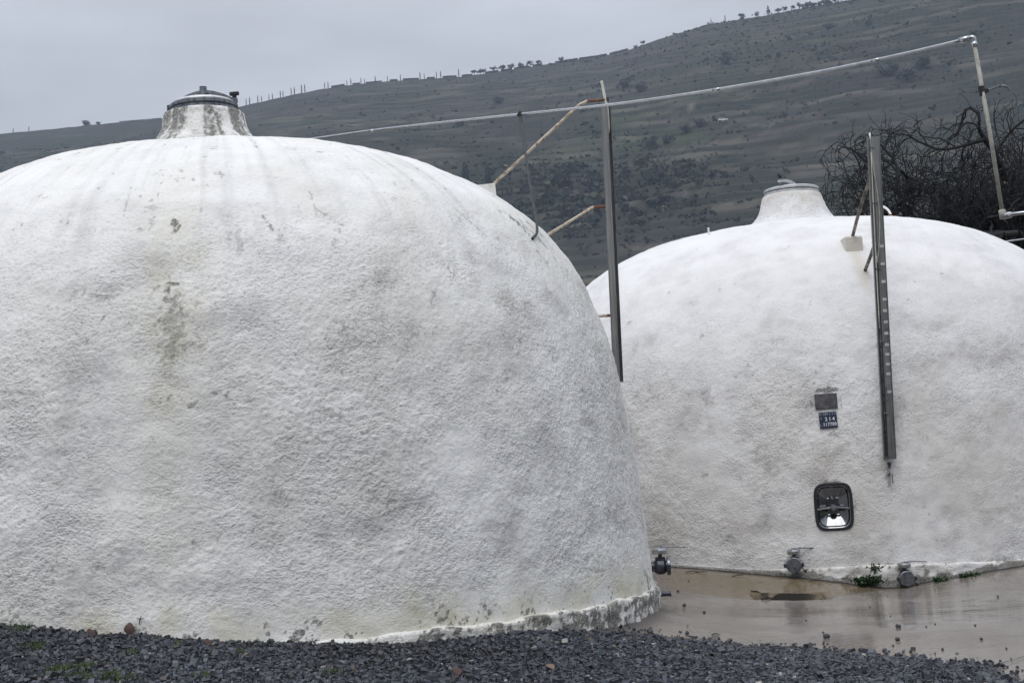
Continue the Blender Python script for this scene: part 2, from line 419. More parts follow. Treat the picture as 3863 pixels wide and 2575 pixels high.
def yard_z(x, y):
    z = yard(x, y); q = lipdist(x, y)
    inr = sstep(lip[1, 0], lip[3, 0], x) * (1 - sstep(lip[6, 0] - .1, lip[7, 0], x))
    z = z - inr * .016 * sstep(0, .03, q) * (1 - sstep(.4, .9, q))
    pit = np.exp(-((x - (lip[4, 0] - .0)) / ((lip[5, 0] - lip[3, 0]) * .55)) ** 6) * sstep(.01, .03, q) * (1 - sstep(.31, .335, q))
    return z - .2 * pit
gx, gy = np.meshgrid(np.arange(-.6, 7.6, .035), np.concatenate([np.arange(6.5, 12.9, .05), np.arange(12.9, 15.0, .022), np.arange(15.0, 18.5, .06)]))
gz = yard_z(gx, gy); Pg = np.stack([gx, gy, gz], -1)
gz = gz + .004 * fbm(Pg * [1.2, 1.2, 0], 3, 3)
mud = sstep(0, .12, lipdist(gx, gy) + .05 * fbm(Pg * 3, 5, 3)) * (1 - sstep(lip[7, 0] - .15, lip[7, 0] + .1, gx)) * sstep(lip[0, 0] - .1, lip[1, 0] + .2, gx) * .95
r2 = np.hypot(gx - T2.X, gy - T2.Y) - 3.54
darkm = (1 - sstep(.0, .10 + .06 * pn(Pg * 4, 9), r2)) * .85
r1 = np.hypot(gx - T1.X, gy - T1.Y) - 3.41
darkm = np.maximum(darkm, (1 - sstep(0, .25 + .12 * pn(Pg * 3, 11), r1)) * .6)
speck = np.clip((pn(Pg * 30, 12) - .55) * 3, 0, 1) * .4
qd_ = lipdist(gx, gy); darkm = np.clip(np.maximum(darkm, speck), 0, 1)
darkm = np.maximum(darkm, np.exp(-((gx - lip[4, 0]) / ((lip[5, 0] - lip[3, 0]) * .55)) ** 6) * (qd_ > .0) * (qd_ < .345) * .95)  # shade of the drain pit painted dark into the concrete colour
ny_, nx_ = gx.shape; I = np.arange(ny_ * nx_).reshape(ny_, nx_)
quads = lambda I: np.stack([I[:-1, :-1], I[:-1, 1:], I[1:, 1:], I[1:, :-1]], -1).reshape(-1, 4)
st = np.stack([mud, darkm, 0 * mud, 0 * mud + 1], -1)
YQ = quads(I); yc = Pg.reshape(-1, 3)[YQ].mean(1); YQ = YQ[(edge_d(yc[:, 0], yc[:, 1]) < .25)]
o = link('concrete_yard', mesh('concrete_yard', np.stack([gx, gy, gz], -1).reshape(-1, 3), YQ, True, {'stain_shade': st.reshape(-1, 4)}), 'wet_concrete', kind='structure')
# slab joint near the gravel's end: a narrow dark strip in the concrete
jp = [atZ(*p, ZS + .004) for p in ((3640, 2506), (3720, 2505), (3790, 2490), (3863, 2468), (3990, 2430), (4200, 2370))]
jc = bez(jp, 40); tgj = np.gradient(jc, axis=0); nj = np.stack([-tgj[:, 1], tgj[:, 0]], -1); nj /= np.linalg.norm(nj, axis=1)[:, None]
wj = (.006 + .004 * pn(np.c_[jc[:, :2] * 6, jc[:, 2]], 3))[:, None]
va = np.c_[jc[:, :2] + nj * wj, yard_z(jc[:, 0], jc[:, 1]) + .012]; vb = np.c_[jc[:, :2] - nj * wj, yard_z(jc[:, 0], jc[:, 1]) + .012]
n_ = len(jc); qj = np.array([[k, k + 1, n_ + k + 1, n_ + k] for k in range(n_ - 1)])
link('slab_joint', mesh('slab_joint', np.concatenate([va, vb]), qj), 'gravel_bed', kind='structure')

# ------------------------------------------------------------------ gravel bank
con_px = ((0, 2362), (130, 2372), (250, 2387), (400, 2398), (500, 2402), (650, 2412), (800, 2425), (1051, 2431), (1200, 2428), (1438, 2431), (1587, 2426), (1735, 2414), (1854, 2394), (2033, 2392), (2152, 2372))
con = [cyl_hit(T1, 3.41, *p) for p in con_px]
grav = tps([*con, *[(e[0], e[1], e[2] + .012) for e in edge[2:]], (-4.4, 9.8, .68), (-5.2, 10.8, .75), (-5, 6.5, .55), (-3, 6, .42), (-1.5, 6, .30), (0, 6, .22), (1.5, 6, .16), (3, 6, .12), (0, 3, .2), (-5, 3, .4), (4, 3, .1), (0, 8.4, .23), (1.2, 9.2, .15)])
def gravel_z(x, y):
    e = edge_d(x, y)
    return np.where(e > 0, np.maximum(grav(x, y), yard(np.maximum(x, -.5), y) + .012 - sstep(.6, 1.2, e)), np.minimum(grav(x, y), yard(x, y))) - .04 * (1 - sstep(-.02, .10, e))
bx_, by_ = np.meshgrid(np.arange(-8, 5.2, .08), np.arange(1.5, 13, .08))
ee = edge_d(bx_, by_); bz = gravel_z(bx_, by_) - .016 - .4 * (1 - sstep(-.35, -.12, ee)); I = np.arange(bx_.size).reshape(bx_.shape)
link('gravel_ground', mesh('gravel_ground', np.stack([bx_, by_, bz], -1).reshape(-1, 3), quads(I)), 'gravel_bed', kind='structure')
# stones: crushed slate, one joined mass
ph = (1 + 5 ** .5) / 2
ICO = np.array([(-1, ph, 0), (1, ph, 0), (-1, -ph, 0), (1, -ph, 0), (0, -1, ph), (0, 1, ph), (0, -1, -ph), (0, 1, -ph), (ph, 0, -1), (ph, 0, 1), (-ph, 0, -1), (-ph, 0, 1)]) / math.hypot(1, ph)
ICF = np.array([(0, 11, 5), (0, 5, 1), (0, 1, 7), (0, 7, 10), (0, 10, 11), (1, 5, 9), (5, 11, 4), (11, 10, 2), (10, 7, 6), (7, 1, 8), (3, 9, 4), (3, 4, 2), (3, 2, 6), (3, 6, 8), (3, 8, 9), (4, 9, 5), (2, 4, 11), (6, 2, 10), (8, 6, 7), (9, 8, 1)])
def rotm(n):
    q = rng.normal(size=(n, 4)); q /= np.linalg.norm(q, axis=1)[:, None]; w, x, y, z = q.T
    return np.stack([1 - 2 * (y * y + z * z), 2 * (x * y - z * w), 2 * (x * z + y * w), 2 * (x * y + z * w), 1 - 2 * (x * x + z * z), 2 * (y * z - x * w), 2 * (x * z - y * w), 2 * (y * z + x * w), 1 - 2 * (x * x + y * y)], -1).reshape(n, 3, 3)
N = 150000
CUB = np.array([[x, y, z] for x in (-1, 1) for y in (-1, 1) for z in (-1, 1)]) * .72
CUF = np.array([[0, 1, 3], [0, 3, 2], [4, 6, 7], [4, 7, 5], [0, 4, 5], [0, 5, 1], [2, 3, 7], [2, 7, 6], [0, 2, 6], [0, 6, 4], [1, 5, 7], [1, 7, 3]])
sx = rng.uniform(-4.6, 3.6, N); sy = rng.uniform(6.6, 11.9, N)
e = edge_d(sx, sy); rr = np.hypot(sx - T1.X, sy - T1.Y)
keep = ((e > 0) | (rng.random(N) < np.exp(e / .06) * .5)) & (rr > 3.34) & (sy > 6.6)
# nothing of the far side behind the tank
pg_ = proj(np.stack([sx, sy, grav(sx, sy)], -1)); keep &= (pg_[:, 1] < 2760)
keep &= (sy < 11.8) & ~((sx < -3.4) & (rr < 3.38))
sx, sy, e = sx[keep], sy[keep], e[keep]; N = len(sx)
sz = np.where(e > .08, gravel_z(sx, sy), yard(sx, sy) + .004)
size = np.clip(rng.lognormal(math.log(.0098), .45, N), .004, .034)
sc = np.stack([size * rng.uniform(.85, 1.4, N), size * rng.uniform(.7, 1.1, N), size * rng.uniform(.5, 1.0, N)], -1)
V = (CUB[None] * (1 + rng.uniform(-.42, .3, (N, 8, 3)))) * sc[:, None, :]
az = rng.uniform(0, 6.283, N); tl = rng.normal(0, .6, N); ca, sa = np.cos(az), np.sin(az); ct, s_t = np.cos(tl), np.sin(tl)
R1_ = np.zeros((N, 3, 3)); R1_[:, 0, 0] = ct; R1_[:, 0, 2] = s_t; R1_[:, 1, 1] = 1; R1_[:, 2, 0] = -s_t; R1_[:, 2, 2] = ct
R2_ = np.zeros((N, 3, 3)); R2_[:, 0, 0] = ca; R2_[:, 0, 1] = -sa; R2_[:, 1, 0] = sa; R2_[:, 1, 1] = ca; R2_[:, 2, 2] = 1
V = np.einsum('nij,nkj->nki', R2_ @ R1_, V) + np.stack([sx, sy, sz + rng.uniform(-.008, .010, N)], -1)[:, None, :]
tcol = np.array([.030, .033, .042])[None] * rng.lognormal(0, .5, N)[:, None] * (1 + .35 * np.clip(fbm(np.stack([sx * .9, sy * .9, 0 * sx], -1), 301, 3), -1, 1))[:, None] * rng.normal(1, .04, (N, 3))
u = rng.random(N)
tcol[u < .012] = np.array([.36, .35, .32]); tcol[(u > .012) & (u < .016)] = np.array([.20, .17, .12]); tcol[(u > .016) & (u < .022)] = np.array([.05, .036, .034])
tint_ = np.concatenate([np.clip(tcol, .012, .6), np.ones((N, 1))], 1)
link('gravel', mesh('gravel', V.reshape(-1, 3), (CUF[None] + 8 * np.arange(N)[:, None, None]).reshape(-1, 3), False, {'tint': np.repeat(tint_, 8, 0)}), 'gravel_stone', kind='stuff')
tag(bpy.data.objects['gravel'], 'dark slate gravel heaped against the foot of the stained tank', 'gravel')

# ------------------------------------------------------------------ tank shells
def shell(T, name, spacing, half, root_, matn, stain_fn, rough_fn, holes=(), flats=()):
    facing = math.atan2(-T.Y, -T.X)
    nf = int(2 * half * T.R / spacing)
    a1 = np.linspace(facing - half, facing + half, nf); a2 = np.linspace(facing + half, facing - half + 2 * np.pi, 60)[1:-1]
    ang = np.concatenate([a1, a2]); L = T.s[-1]; ns = int(L / spacing)
    sv = np.linspace(0, L - .12, ns); r = np.interp(sv, T.s, T.r); z = np.interp(sv, T.s, T.z)
    nr = np.gradient(z, sv); nzv = -np.gradient(r, sv); ln = np.hypot(nr, nzv); nr /= ln; nzv /= ln
    A, Rr = np.meshgrid(ang, r); _, Z = np.meshgrid(ang, z)
    P = np.stack([T.X + Rr * np.cos(A), T.Y + Rr * np.sin(A), Z], -1)
    Nn = np.stack([nr[:, None] * np.cos(A), nr[:, None] * np.sin(A), nzv[:, None] + 0 * A], -1)
    amp = rough_fn(P)
    for c_, rad_ in flats: amp = amp * sstep(rad_ * .85, rad_ * 1.25, np.linalg.norm(P - c_, axis=-1))
    W = P + .02 * np.stack([pn(P * 11, 41), pn(P * 11, 42), pn(P * 11, 43)], -1)
    q = W * np.array([36, 36, 54.])
    n1 = pn(q, 1); n2 = pn(q * 2.05, 2)
    lump = 1 - np.abs(n1) * 1.25
    d = amp * (.62 * n1 + .25 * (np.abs(n1) - .3) + .38 * n2 + .30 * pn(q * .42, 4)) + .011 * fbm(P * 1.6, 6, 3) + .005 * pn(P * 7, 9)
    Pd = P + Nn * d[..., None]
    stn = stain_fn(P, d / .01, n1)
    nA = len(ang); I = np.arange(P.shape[0] * nA).reshape(P.shape[0], nA); I = np.concatenate([I, I[:, :1]], 1)
    Q = quads(I)
    for c_, ax, hw, hh in holes:
        ctr = P.reshape(-1, 3)[Q].mean(1) - c_; u_ = ctr @ ax[0] / hw; v_ = ctr @ ax[2] / hh; dep = np.abs(ctr @ ax[1])
        Q = Q[~((np.abs(u_) ** 4 + np.abs(v_) ** 4 < 1) & (dep < .3))]
    base = np.array(root_.location)
    o = link(name, mesh(name, Pd.reshape(-1, 3) - base, Q, True, {'stain_shade': stn.reshape(-1, 4)}), matn, root_)
    return o
def blob(P, c, su, sv, T, tilt=0.):
    """soft patch on the shell around c: su along the wall's girth, sv up and down"""
    o = np.array([c[0] - T.X, c[1] - T.Y]); o /= np.linalg.norm(o); tu = np.array([-o[1], o[0]])
    d = P - c; u_ = d[..., 0] * tu[0] + d[..., 1] * tu[1]; v_ = d[..., 2]; n_ = d[..., 0] * o[0] + d[..., 1] * o[1]
    u2 = u_ * math.cos(tilt) + v_ * math.sin(tilt); v2 = -u_ * math.sin(tilt) + v_ * math.cos(tilt)
    return np.exp(-(u2 / su) ** 2 - (v2 / sv) ** 2) * (n_ > -2)

tank1 = root('wine_tank', (T1.X, T1.Y, .1), 'large white roughcast domed wine tank with mould-streaked hatch neck above the gravel', 'wine tank', 'domed wine tanks')
tank2 = root('wine_tank', (T2.X, T2.Y, .05), 'white domed wine tank with number plaque and steel door behind the wet concrete', 'wine tank', 'domed wine tanks')

H1 = T1.hit
def rough1(P):
    z = P[..., 2]
    reg = fbm(P * .9, 21, 3)
    a = .0025 + .0062 * (1 - sstep(2.5, 3.55, z + .35 * reg)) * np.clip(.85 + .7 * reg, .3, 1.5)
    return a * (.35 + .65 * sstep(.45, .75, z + .05 * reg))
def stain1(P, d, n1):
    z = P[..., 2]
    lo = fbm(P * np.array([1.3, 1.3, .9]), 31, 4); mid = fbm(P * 5, 32, 4); hi = fbm(P * 19, 33, 3)
    strk = fbm(np.stack([np.arctan2(P[..., 1] - T1.Y, P[..., 0] - T1.X) * 26, z * .9, 0 * z], -1), 34, 4)
    wash = np.clip(.20 + .55 * lo + .25 * strk * (z > 1.2) - .15 * sstep(2.6, 3.6, z), 0, 1) * .5
    wash += .30 * (1 - sstep(.9, 2.6, z)) * sstep(.5, 1.0, z) * np.clip(.5 + .9 * lo, 0, 1)
    cl1 = fbm(P * np.array([2.3, 2.3, 3.6]), 44, 4)
    wash = np.maximum(wash, np.clip(.14 + 1.05 * cl1, 0, 1) * .9 * (.35 + .65 * (1 - sstep(2.6, 3.5, z))))
    wash = np.maximum(wash, np.clip(strk * 1.3 + .3 * lo, 0, 1) * .55 * sstep(2.4, 3.3, z))
    # mould caught in the hollows of the roughcast
    hollow = np.clip(-(d + .05) * 1.4, 0, 1)
    dirt = hollow * np.clip(.15 + .22 * mid + .12 * lo, 0, .34) * (.25 + .75 * (1 - sstep(3.0, 3.7, z)))
    # speckles and hairline mould on the smoother crown
    dirt = np.maximum(dirt, np.clip((hi * .75 + mid * .55 + .35 * strk - .68) * 2.2, 0, .6) * sstep(2.1, 3.2, z) * .8)
    cr_ = np.clip(1 - np.abs(fbm(P * 3.1, 35, 3)) * 20, 0, 1) * np.clip((mid + lo) * 1.5 - .15, 0, 1) * np.clip(hi + .7, 0, 1)
    dirt = np.maximum(dirt, cr_ * .7)
    green = np.clip(.05 + .25 * lo, 0, .2)
    for (px, py, su, sv, k) in ((650, 1000, .24, .6, .62), (640, 1350, .26, .6, .62), (630, 1650, .22, .5, .35), (600, 1900, .35, .6, .3), (760, 1250, .2, .3, .3), (1830, 1250, .2, .5, .12)):
        green = np.maximum(green, k * blob(P, H1(px, py), su, sv, T1) * np.clip(.7 + mid * .6, 0, 1.2))
    fin = pn(P * 40, 39)
    def spot(px, py, su, sv, k, tilt=0, thr=.0, fr=None):
        nonlocal dirt
        b_ = blob(P, H1(px, py), su, sv, T1, tilt); dirt = np.maximum(dirt, np.clip((b_ * 1.5 + (hi * .6 + mid * .35 - (d + .1) * .35 + .5 * fin) - .95 - thr) * 3, 0, 1) * k * sstep(.03, .15, b_))
    spot(662, 855, .05, .10, .85); spot(570, 800, .06, .16, .35); spot(540, 870, .10, .05, .3); spot(665, 1068, .10, .022, .9); spot(650, 1200, .15, .38, .45); spot(640, 1110, .07, .10, .6)
    spot(1010, 835, .02, .10, .6, .5, .1); spot(1330, 640, .12, .08, .25, 0, .1); spot(1480, 745, .10, .06, .3, -.5, .1); spot(1120, 560, .25, .05, .2, 0, .1); spot(1060, 900, .05, .05, .3, 0, .1)
    spot(1960, 850, .045, .16, 1.0, .75); spot(1990, 885, .03, .14, 1.0, .75); spot(1985, 835, .035, .13, .8, .75); spot(2030, 900, .04, .2, .5, .7)
    spot(350, 1110, .2, .1, .35); spot(1220, 1560, .2, .1, .22, 0, .1); spot(1100, 1650, .3, .1, .22, 0, .1); spot(1490, 1880, .2, .08, .22, 0, .1); spot(760, 800, .02, .2, .4); spot(600, 720, .02, .22, .35); spot(1180, 760, .02, .2, .35); spot(480, 760, .02, .2, .3); spot(900, 900, .03, .2, .3); spot(1760, 820, .02, .14, .35, .6); spot(1650, 1130, .1, .06, .15)
    for (px, py) in ((120, 1560), (330, 1520), (700, 1720), (1000, 1690), (1450, 1900), (1700, 1500), (1900, 1700), (250, 1800), (1950, 1260), (1550, 1420), (2080, 1550)):
        wash = np.maximum(wash, .62 * blob(P, H1(px, py), .34, .16, T1) * np.clip(.8 + mid * .6, 0, 1.3))
    # foot of the wall: lime-yellow damp and moss
    damp = (1 - sstep(.50, .80, z + .10 * mid))
    green = np.maximum(green, damp * np.clip(.45 + .6 * fbm(P * 3, 36, 3), 0, .9)); wash *= 1 - .95 * damp
    fine = pn(P * 42, 37) + .6 * pn(P * 80, 38)
    moss = (1 - sstep(.48, .72, z + .06 * hi)) * np.clip((mid * .9 + hi * .5 + fine * .55 - .38) * 4, 0, 1)
    dirt = np.maximum(dirt, moss * .9)
    return np.stack([np.clip(dirt, 0, 1), np.clip(green, 0, 1), np.clip(wash, 0, 1), np.clip(rough1(P) / .0085, .12, 1)], -1)
shell(T1, 'shell', .0122, 1.47, tank1, 'plaster_old', stain1, rough1)

# frames of reference on tank 2 for door and plates
def frame_at(T, p, tiltup=0.):
    n = T.normal(p); u_ = np.array([-n[1], n[0], 0]); u_ /= np.linalg.norm(u_); v_ = np.cross(n, u_)
    if v_[2] < 0: v_ = -v_
    if np.dot(np.cross(u_, n), v_) < 0: u_ = -u_
    if u_[0] < 0: u_ = -u_
    return np.array([u_, n, v_])            # rows: along the wall to the right, outward, up
H2 = T2.hit
pdoor = H2(3145, 1910); axd = frame_at(T2, pdoor); DW, DH = .168, .212
ppl0 = H2(3116, 1513); ax0 = frame_at(T2, ppl0); ppl1 = H2(3124, 1583.5); ax1 = frame_at(T2, ppl1)
anch2 = [H2(3229, 962) + np.array([0, .10, 0]), H2(3265, 1022)]
anch2[0][2] = atY(3229, 886, H2(3229, 962)[1])[2] - .01
def rough2(P):
    z = P[..., 2]; reg = fbm(P * .8, 61, 3)
    a = .0025 + .0085 * (1 - sstep(1.9, 3.3, z + .4 * reg)) * np.clip(.75 + .9 * reg, .2, 1.5)
    return a
def stain2(P, d, n1):
    z = P[..., 2]
    lo = fbm(P * np.array([1.2, 1.2, 1.]), 71, 4); mid = fbm(P * 4.5, 72, 4); hi = fbm(P * 17, 73, 3)
    wash = np.clip(.30 + .5 * lo - .35 * sstep(2.2, 3.4, z), 0, 1) * .6 + .30 * (1 - sstep(.5, 2.3, z)) * np.clip(.55 + .8 * lo, 0, 1)
    cl2 = fbm(P * np.array([2.0, 2.0, 3.4]), 77, 4)
    wash = np.maximum(wash, np.clip(.18 + 1.05 * cl2, 0, 1) * .95 * (.45 + .55 * (1 - sstep(2.0, 3.3, z))))
    hollow = np.clip(-(d + .05) * 1.2, 0, 1)
    dirt = hollow * np.clip(.10 + .40 * mid + .2 * lo, 0, .7) * (.15 + .85 * (1 - sstep(2.2, 3.2, z)))
    dirt = np.maximum(dirt, np.clip((hi * .8 + mid * .6 - .75) * 2, 0, .5) * (1 - .6 * sstep(3.3, 3.9, z)) * .8)
    green = np.clip(.10 + .22 * lo, 0, .3) * (1 - sstep(1.5, 2.5, z))
    # rust runs below the two bracket feet and drip marks under the gauge and plates
    for (px, py, su, sv, k) in ((3236, 985, .07, .20, .65), (3262, 1050, .05, .14, .7)):
        green = np.maximum(green, k * blob(P, H2(px, py), su, sv, T2))
    def spot(px, py, su, sv, k, thr=0.):
        nonlocal dirt
        b_ = blob(P, H2(px, py), su, sv, T2); dirt = np.maximum(dirt, np.clip((b_ * 1.5 + (hi * .6 + mid * .35) - .85 - thr) * 2.2, 0, 1) * k * sstep(.03, .15, b_))
    spot(3352, 1790, .05, .16, .5); spot(3340, 1735, .12, .05, .5); spot(2860, 1985, .18, .10, .3); spot(3145, 1822, .2, .04, .8); spot(2987, 2175, .05, .05, .7); spot(3225, 1900, .03, .15, .4); spot(3116, 1470, .14, .03, .8); spot(3060, 1520, .03, .07, .6); spot(3172, 1520, .03, .07, .6); spot(3130, 1640, .1, .04, .4); spot(3700, 1920, .12, .25, .2); spot(3320, 1330, .05, .3, .45)
    for (px, py) in ((2700, 1500), (2860, 2000), (3010, 1780), (3450, 1850), (3650, 1650), (2560, 1750), (3300, 1650), (3700, 1980), (3560, 2020), (2620, 2000)):
        wash = np.maximum(wash, .6 * blob(P, H2(px, py), .4, .17, T2) * np.clip(.75 + mid * .7, 0, 1.3))
    clean = blob(P, H2(3010, 2060), .4, .12, T2); wash *= 1 - .6 * clean; dirt *= 1 - .5 * clean
    foot = (1 - sstep(.25, .42, z + .05 * hi)); dirt = np.maximum(dirt, foot * np.clip(.2 + mid * .8 + hi * .4, 0, .7))
    return np.stack([np.clip(dirt, 0, 1), np.clip(green, 0, 1), np.clip(wash, 0, 1), np.clip(rough2(P) / .0105, .12, 1)], -1)
shell(T2, 'shell', .018, 1.50, tank2, 'plaster_new', stain2, rough2, [(pdoor, axd, DW + .004, DH + .004)], [(ppl0, .14), (ppl1, .12), (pdoor, .30)])

# plinth rings
def plinth(T, R, name, root_, top_fn, bot, matn, rows, spacing, seed, stain_fn, amp, bulge):
    facing = math.atan2(-T.Y, -T.X); half = 1.75
    ang = np.concatenate([np.linspace(facing - half, facing + half, int(2 * half * R / spacing)), np.linspace(facing + half, facing - half + 2 * np.pi, 40)[1:-1]])
    top = top_fn(ang); t = np.linspace(0, 1, rows)
    A, Tt = np.meshgrid(ang, t); tp = np.broadcast_to(top, A.shape)
    zz = bot + (tp - bot) * np.minimum(Tt / .82, 1.0)
    lipr = np.where(Tt > .82, (Tt - .82) / .18, 0)
    rad = R + bulge * (1 - lipr) - .10 * lipr ** 1.5
    zz = zz + .012 * np.sin(np.clip(lipr, 0, 1) * np.pi)
    P = np.stack([T.X + rad * np.cos(A), T.Y + rad * np.sin(A), zz], -1)
    d = amp * (fbm(P * np.array([7, 7, 11]), seed, 4) * .8 + .5 * np.abs(pn(P * 22, seed + 7))) * (1 - .8 * lipr)
    P = P + d[..., None] * np.stack([np.cos(A), np.sin(A), .3 * np.ones_like(A)], -1)
    I = np.arange(A.size).reshape(A.shape); I = np.concatenate([I, I[:, :1]], 1)
    stn = stain_fn(P, d / amp, lipr, A)
    return link(name, mesh(name, P.reshape(-1, 3) - np.array(root_.location), quads(I), True, {'stain_shade': stn.reshape(-1, 4)}), matn, root_)
def pst1(P, d, lipr, A):
    lo = fbm(P * 1.3, 81, 3); mid = fbm(P * 6, 82, 4); hi = fbm(P * 22, 83, 3)
    right = sstep(-1.9, -.35, np.where(A > math.pi, A - 2 * math.pi, A))            # the wet side towards the yard
    dirt = np.clip((mid * .7 + hi * .9 - d * .3 - .42 + .70 * right) * 3, 0, 1) * (1 - .8 * sstep(.0, .4, lipr)) * .97
    green = np.clip(.5 + .5 * lo + .2 * mid, 0, .9) * (1 - .5 * right)
    return np.stack([dirt, green, np.clip(.2 + .3 * mid, 0, .6), np.ones_like(dirt)], -1)
plinth(T1, T1.R, 'plinth', tank1, lambda a: .435 + .008 * np.sin(a * 23) + .006 * np.sin(a * 61), -.05, 'plaster_old', 34, .016, 84, pst1, .018, .032)
b2a = np.array([[math.atan2(p[1] - T2.Y, p[0] - T2.X), p[2]] for p in base2]); o_ = np.argsort(b2a[:, 0])
led = np.array([[math.atan2(p[1] - T2.Y, p[0] - T2.X), p[2]] for p in [cyl_hit(T2, 3.5, *q_) for q_ in ((2543, 2131), (2763, 2146), (2897, 2153), (3100, 2145), (3282, 2135), (3500, 2130), (3863, 2113))]])
def pst2(P, d, lipr, A):
    mid = fbm(P * 6, 92, 4); hi = fbm(P * 22, 93, 3)
    zb = np.interp(A, b2a[o_, 0], b2a[o_, 1]); hgt = P[..., 2] - zb
    AA = np.where(A > math.pi, A - 2 * math.pi, A); zb = np.interp(AA, b2a[o_, 0], b2a[o_, 1]); hgt = P[..., 2] - zb
    dirt = np.clip((mid * .8 + hi * .5 - .25 + 1.3 * (1 - sstep(.0, .07, hgt + .03 * hi)) + .35 * sstep(-1.55, -1.2, AA)) * 2.2, 0, 1) * (1 - .85 * sstep(0, .5, lipr)) * .95
    return np.stack([dirt, np.clip(.2 + .3 * mid, 0, .5), np.clip(.2 + .3 * mid, 0, .6), np.ones_like(dirt)], -1)
oo = np.argsort(led[:, 0])
plinth(T2, T2.R, 'plinth', tank2, lambda a: np.interp(np.where(a > math.pi, a - 2 * math.pi, a), led[oo, 0], led[oo, 1]), -.12, 'plaster_new', 26, .022, 94, pst2, .022, .03)

# ------------------------------------------------------------------ hatch necks
def neck(T, root_, cx, cy, prof, matn, seed, stain_fn, amp):
    pr = np.array(prof); s_ = np.concatenate([[0], np.cumsum(np.hypot(*np.diff(pr, axis=0).T))]); n = 60
    q = np.linspace(0, s_[-1], n); r = np.interp(q, s_, pr[:, 0]); z = np.interp(q, s_, pr[:, 1])
    k = np.ones(3) / 3; r = np.convolve(np.pad(r, 1, 'edge'), k, 'valid'); z = np.convolve(np.pad(z, 1, 'edge'), k, 'valid')
    ang = np.linspace(0, 2 * np.pi, 200, endpoint=False); A, Rr = np.meshgrid(ang, r); _, Z = np.meshgrid(ang, z)
    P = np.stack([cx + Rr * np.cos(A), cy + Rr * np.sin(A), Z], -1)
    d = amp * (fbm(P * 9, seed, 4) + .6 * np.abs(pn(P * 28, seed + 5))); P = P + d[..., None] * np.stack([np.cos(A), np.sin(A), 0 * A], -1)
    I = np.arange(A.size).reshape(A.shape); I = np.concatenate([I, I[:, :1]], 1)
    link('neck', mesh('neck', P.reshape(-1, 3) - np.array(root_.location), quads(I), True, {'stain_shade': stain_fn(P, A).reshape(-1, 4)}), matn, root_)
c1 = atY(770, 430, 12.4); zt1 = c1[2]; N1x = c1[0]; topz1 = T1.z0 + T1.H
def nst1(P, A):
    z = P[..., 2]; hi = fbm(P * 30, 101, 3); st_ = fbm(np.stack([np.cos(A) * 5, np.sin(A) * 5, z * 1.1], -1), 102, 4); mid = fbm(P * 8, 103, 3)
    f = sstep(topz1, zt1, z)
    dirt = np.clip((st_ * 1.0 + hi * .45 + mid * .3 + .16 + .25 * f) * 1.4, 0, 1) * .8
    for a_, w_, k_ in ((-2.45, .20, 1.), (-1.95, .11, .95), (-.45, .14, 1.), (-1.35, .05, .6)):
        dirt = np.maximum(dirt, np.exp(-((A - 2 * math.pi - a_) / w_) ** 2) * k_ * np.clip(.75 + hi * .9, 0, 1))
    return np.stack([dirt, np.clip(.15 + .3 * mid, 0, .5), np.clip(.35 + .4 * mid, 0, .8), np.ones_like(z)], -1)
neck(T1, tank1, N1x, T1.Y, [(.62, zt1 - .40), (.48, zt1 - .29), (.41, zt1 - .23), (.375, zt1 - .18), (.352, zt1 - .13), (.338, zt1 - .07), (.334, zt1 - .03), (.328, zt1 - .008), (.30, zt1 + .002), (.24, zt1)], 'plaster_old', 104, nst1, .006)
c2 = atY(2986, 737, 17.8); zt2 = c2[2]; N2x = c2[0]; topz2 = T2.z0 + T2.H
def nst2(P, A):
    z = P[..., 2]; mid = fbm(P * 8, 113, 3); f = sstep(topz2 + .05, zt2, z)
    return np.stack([np.clip(fbm(P * 25, 112, 3) * .8 - .35, 0, .4), np.clip(f * (.25 + .5 * mid), 0, .5), np.clip(.2 + .3 * mid, 0, .6), np.ones_like(z)], -1)
neck(T2, tank2, N2x, T2.Y, [(.80, zt2 - .48), (.60, zt2 - .38), (.49, zt2 - .32), (.43, zt2 - .25), (.385, zt2 - .16), (.362, zt2 - .08), (.35, zt2 - .03), (.335, zt2), (.27, zt2)], 'plaster_new', 114, nst2, .007)

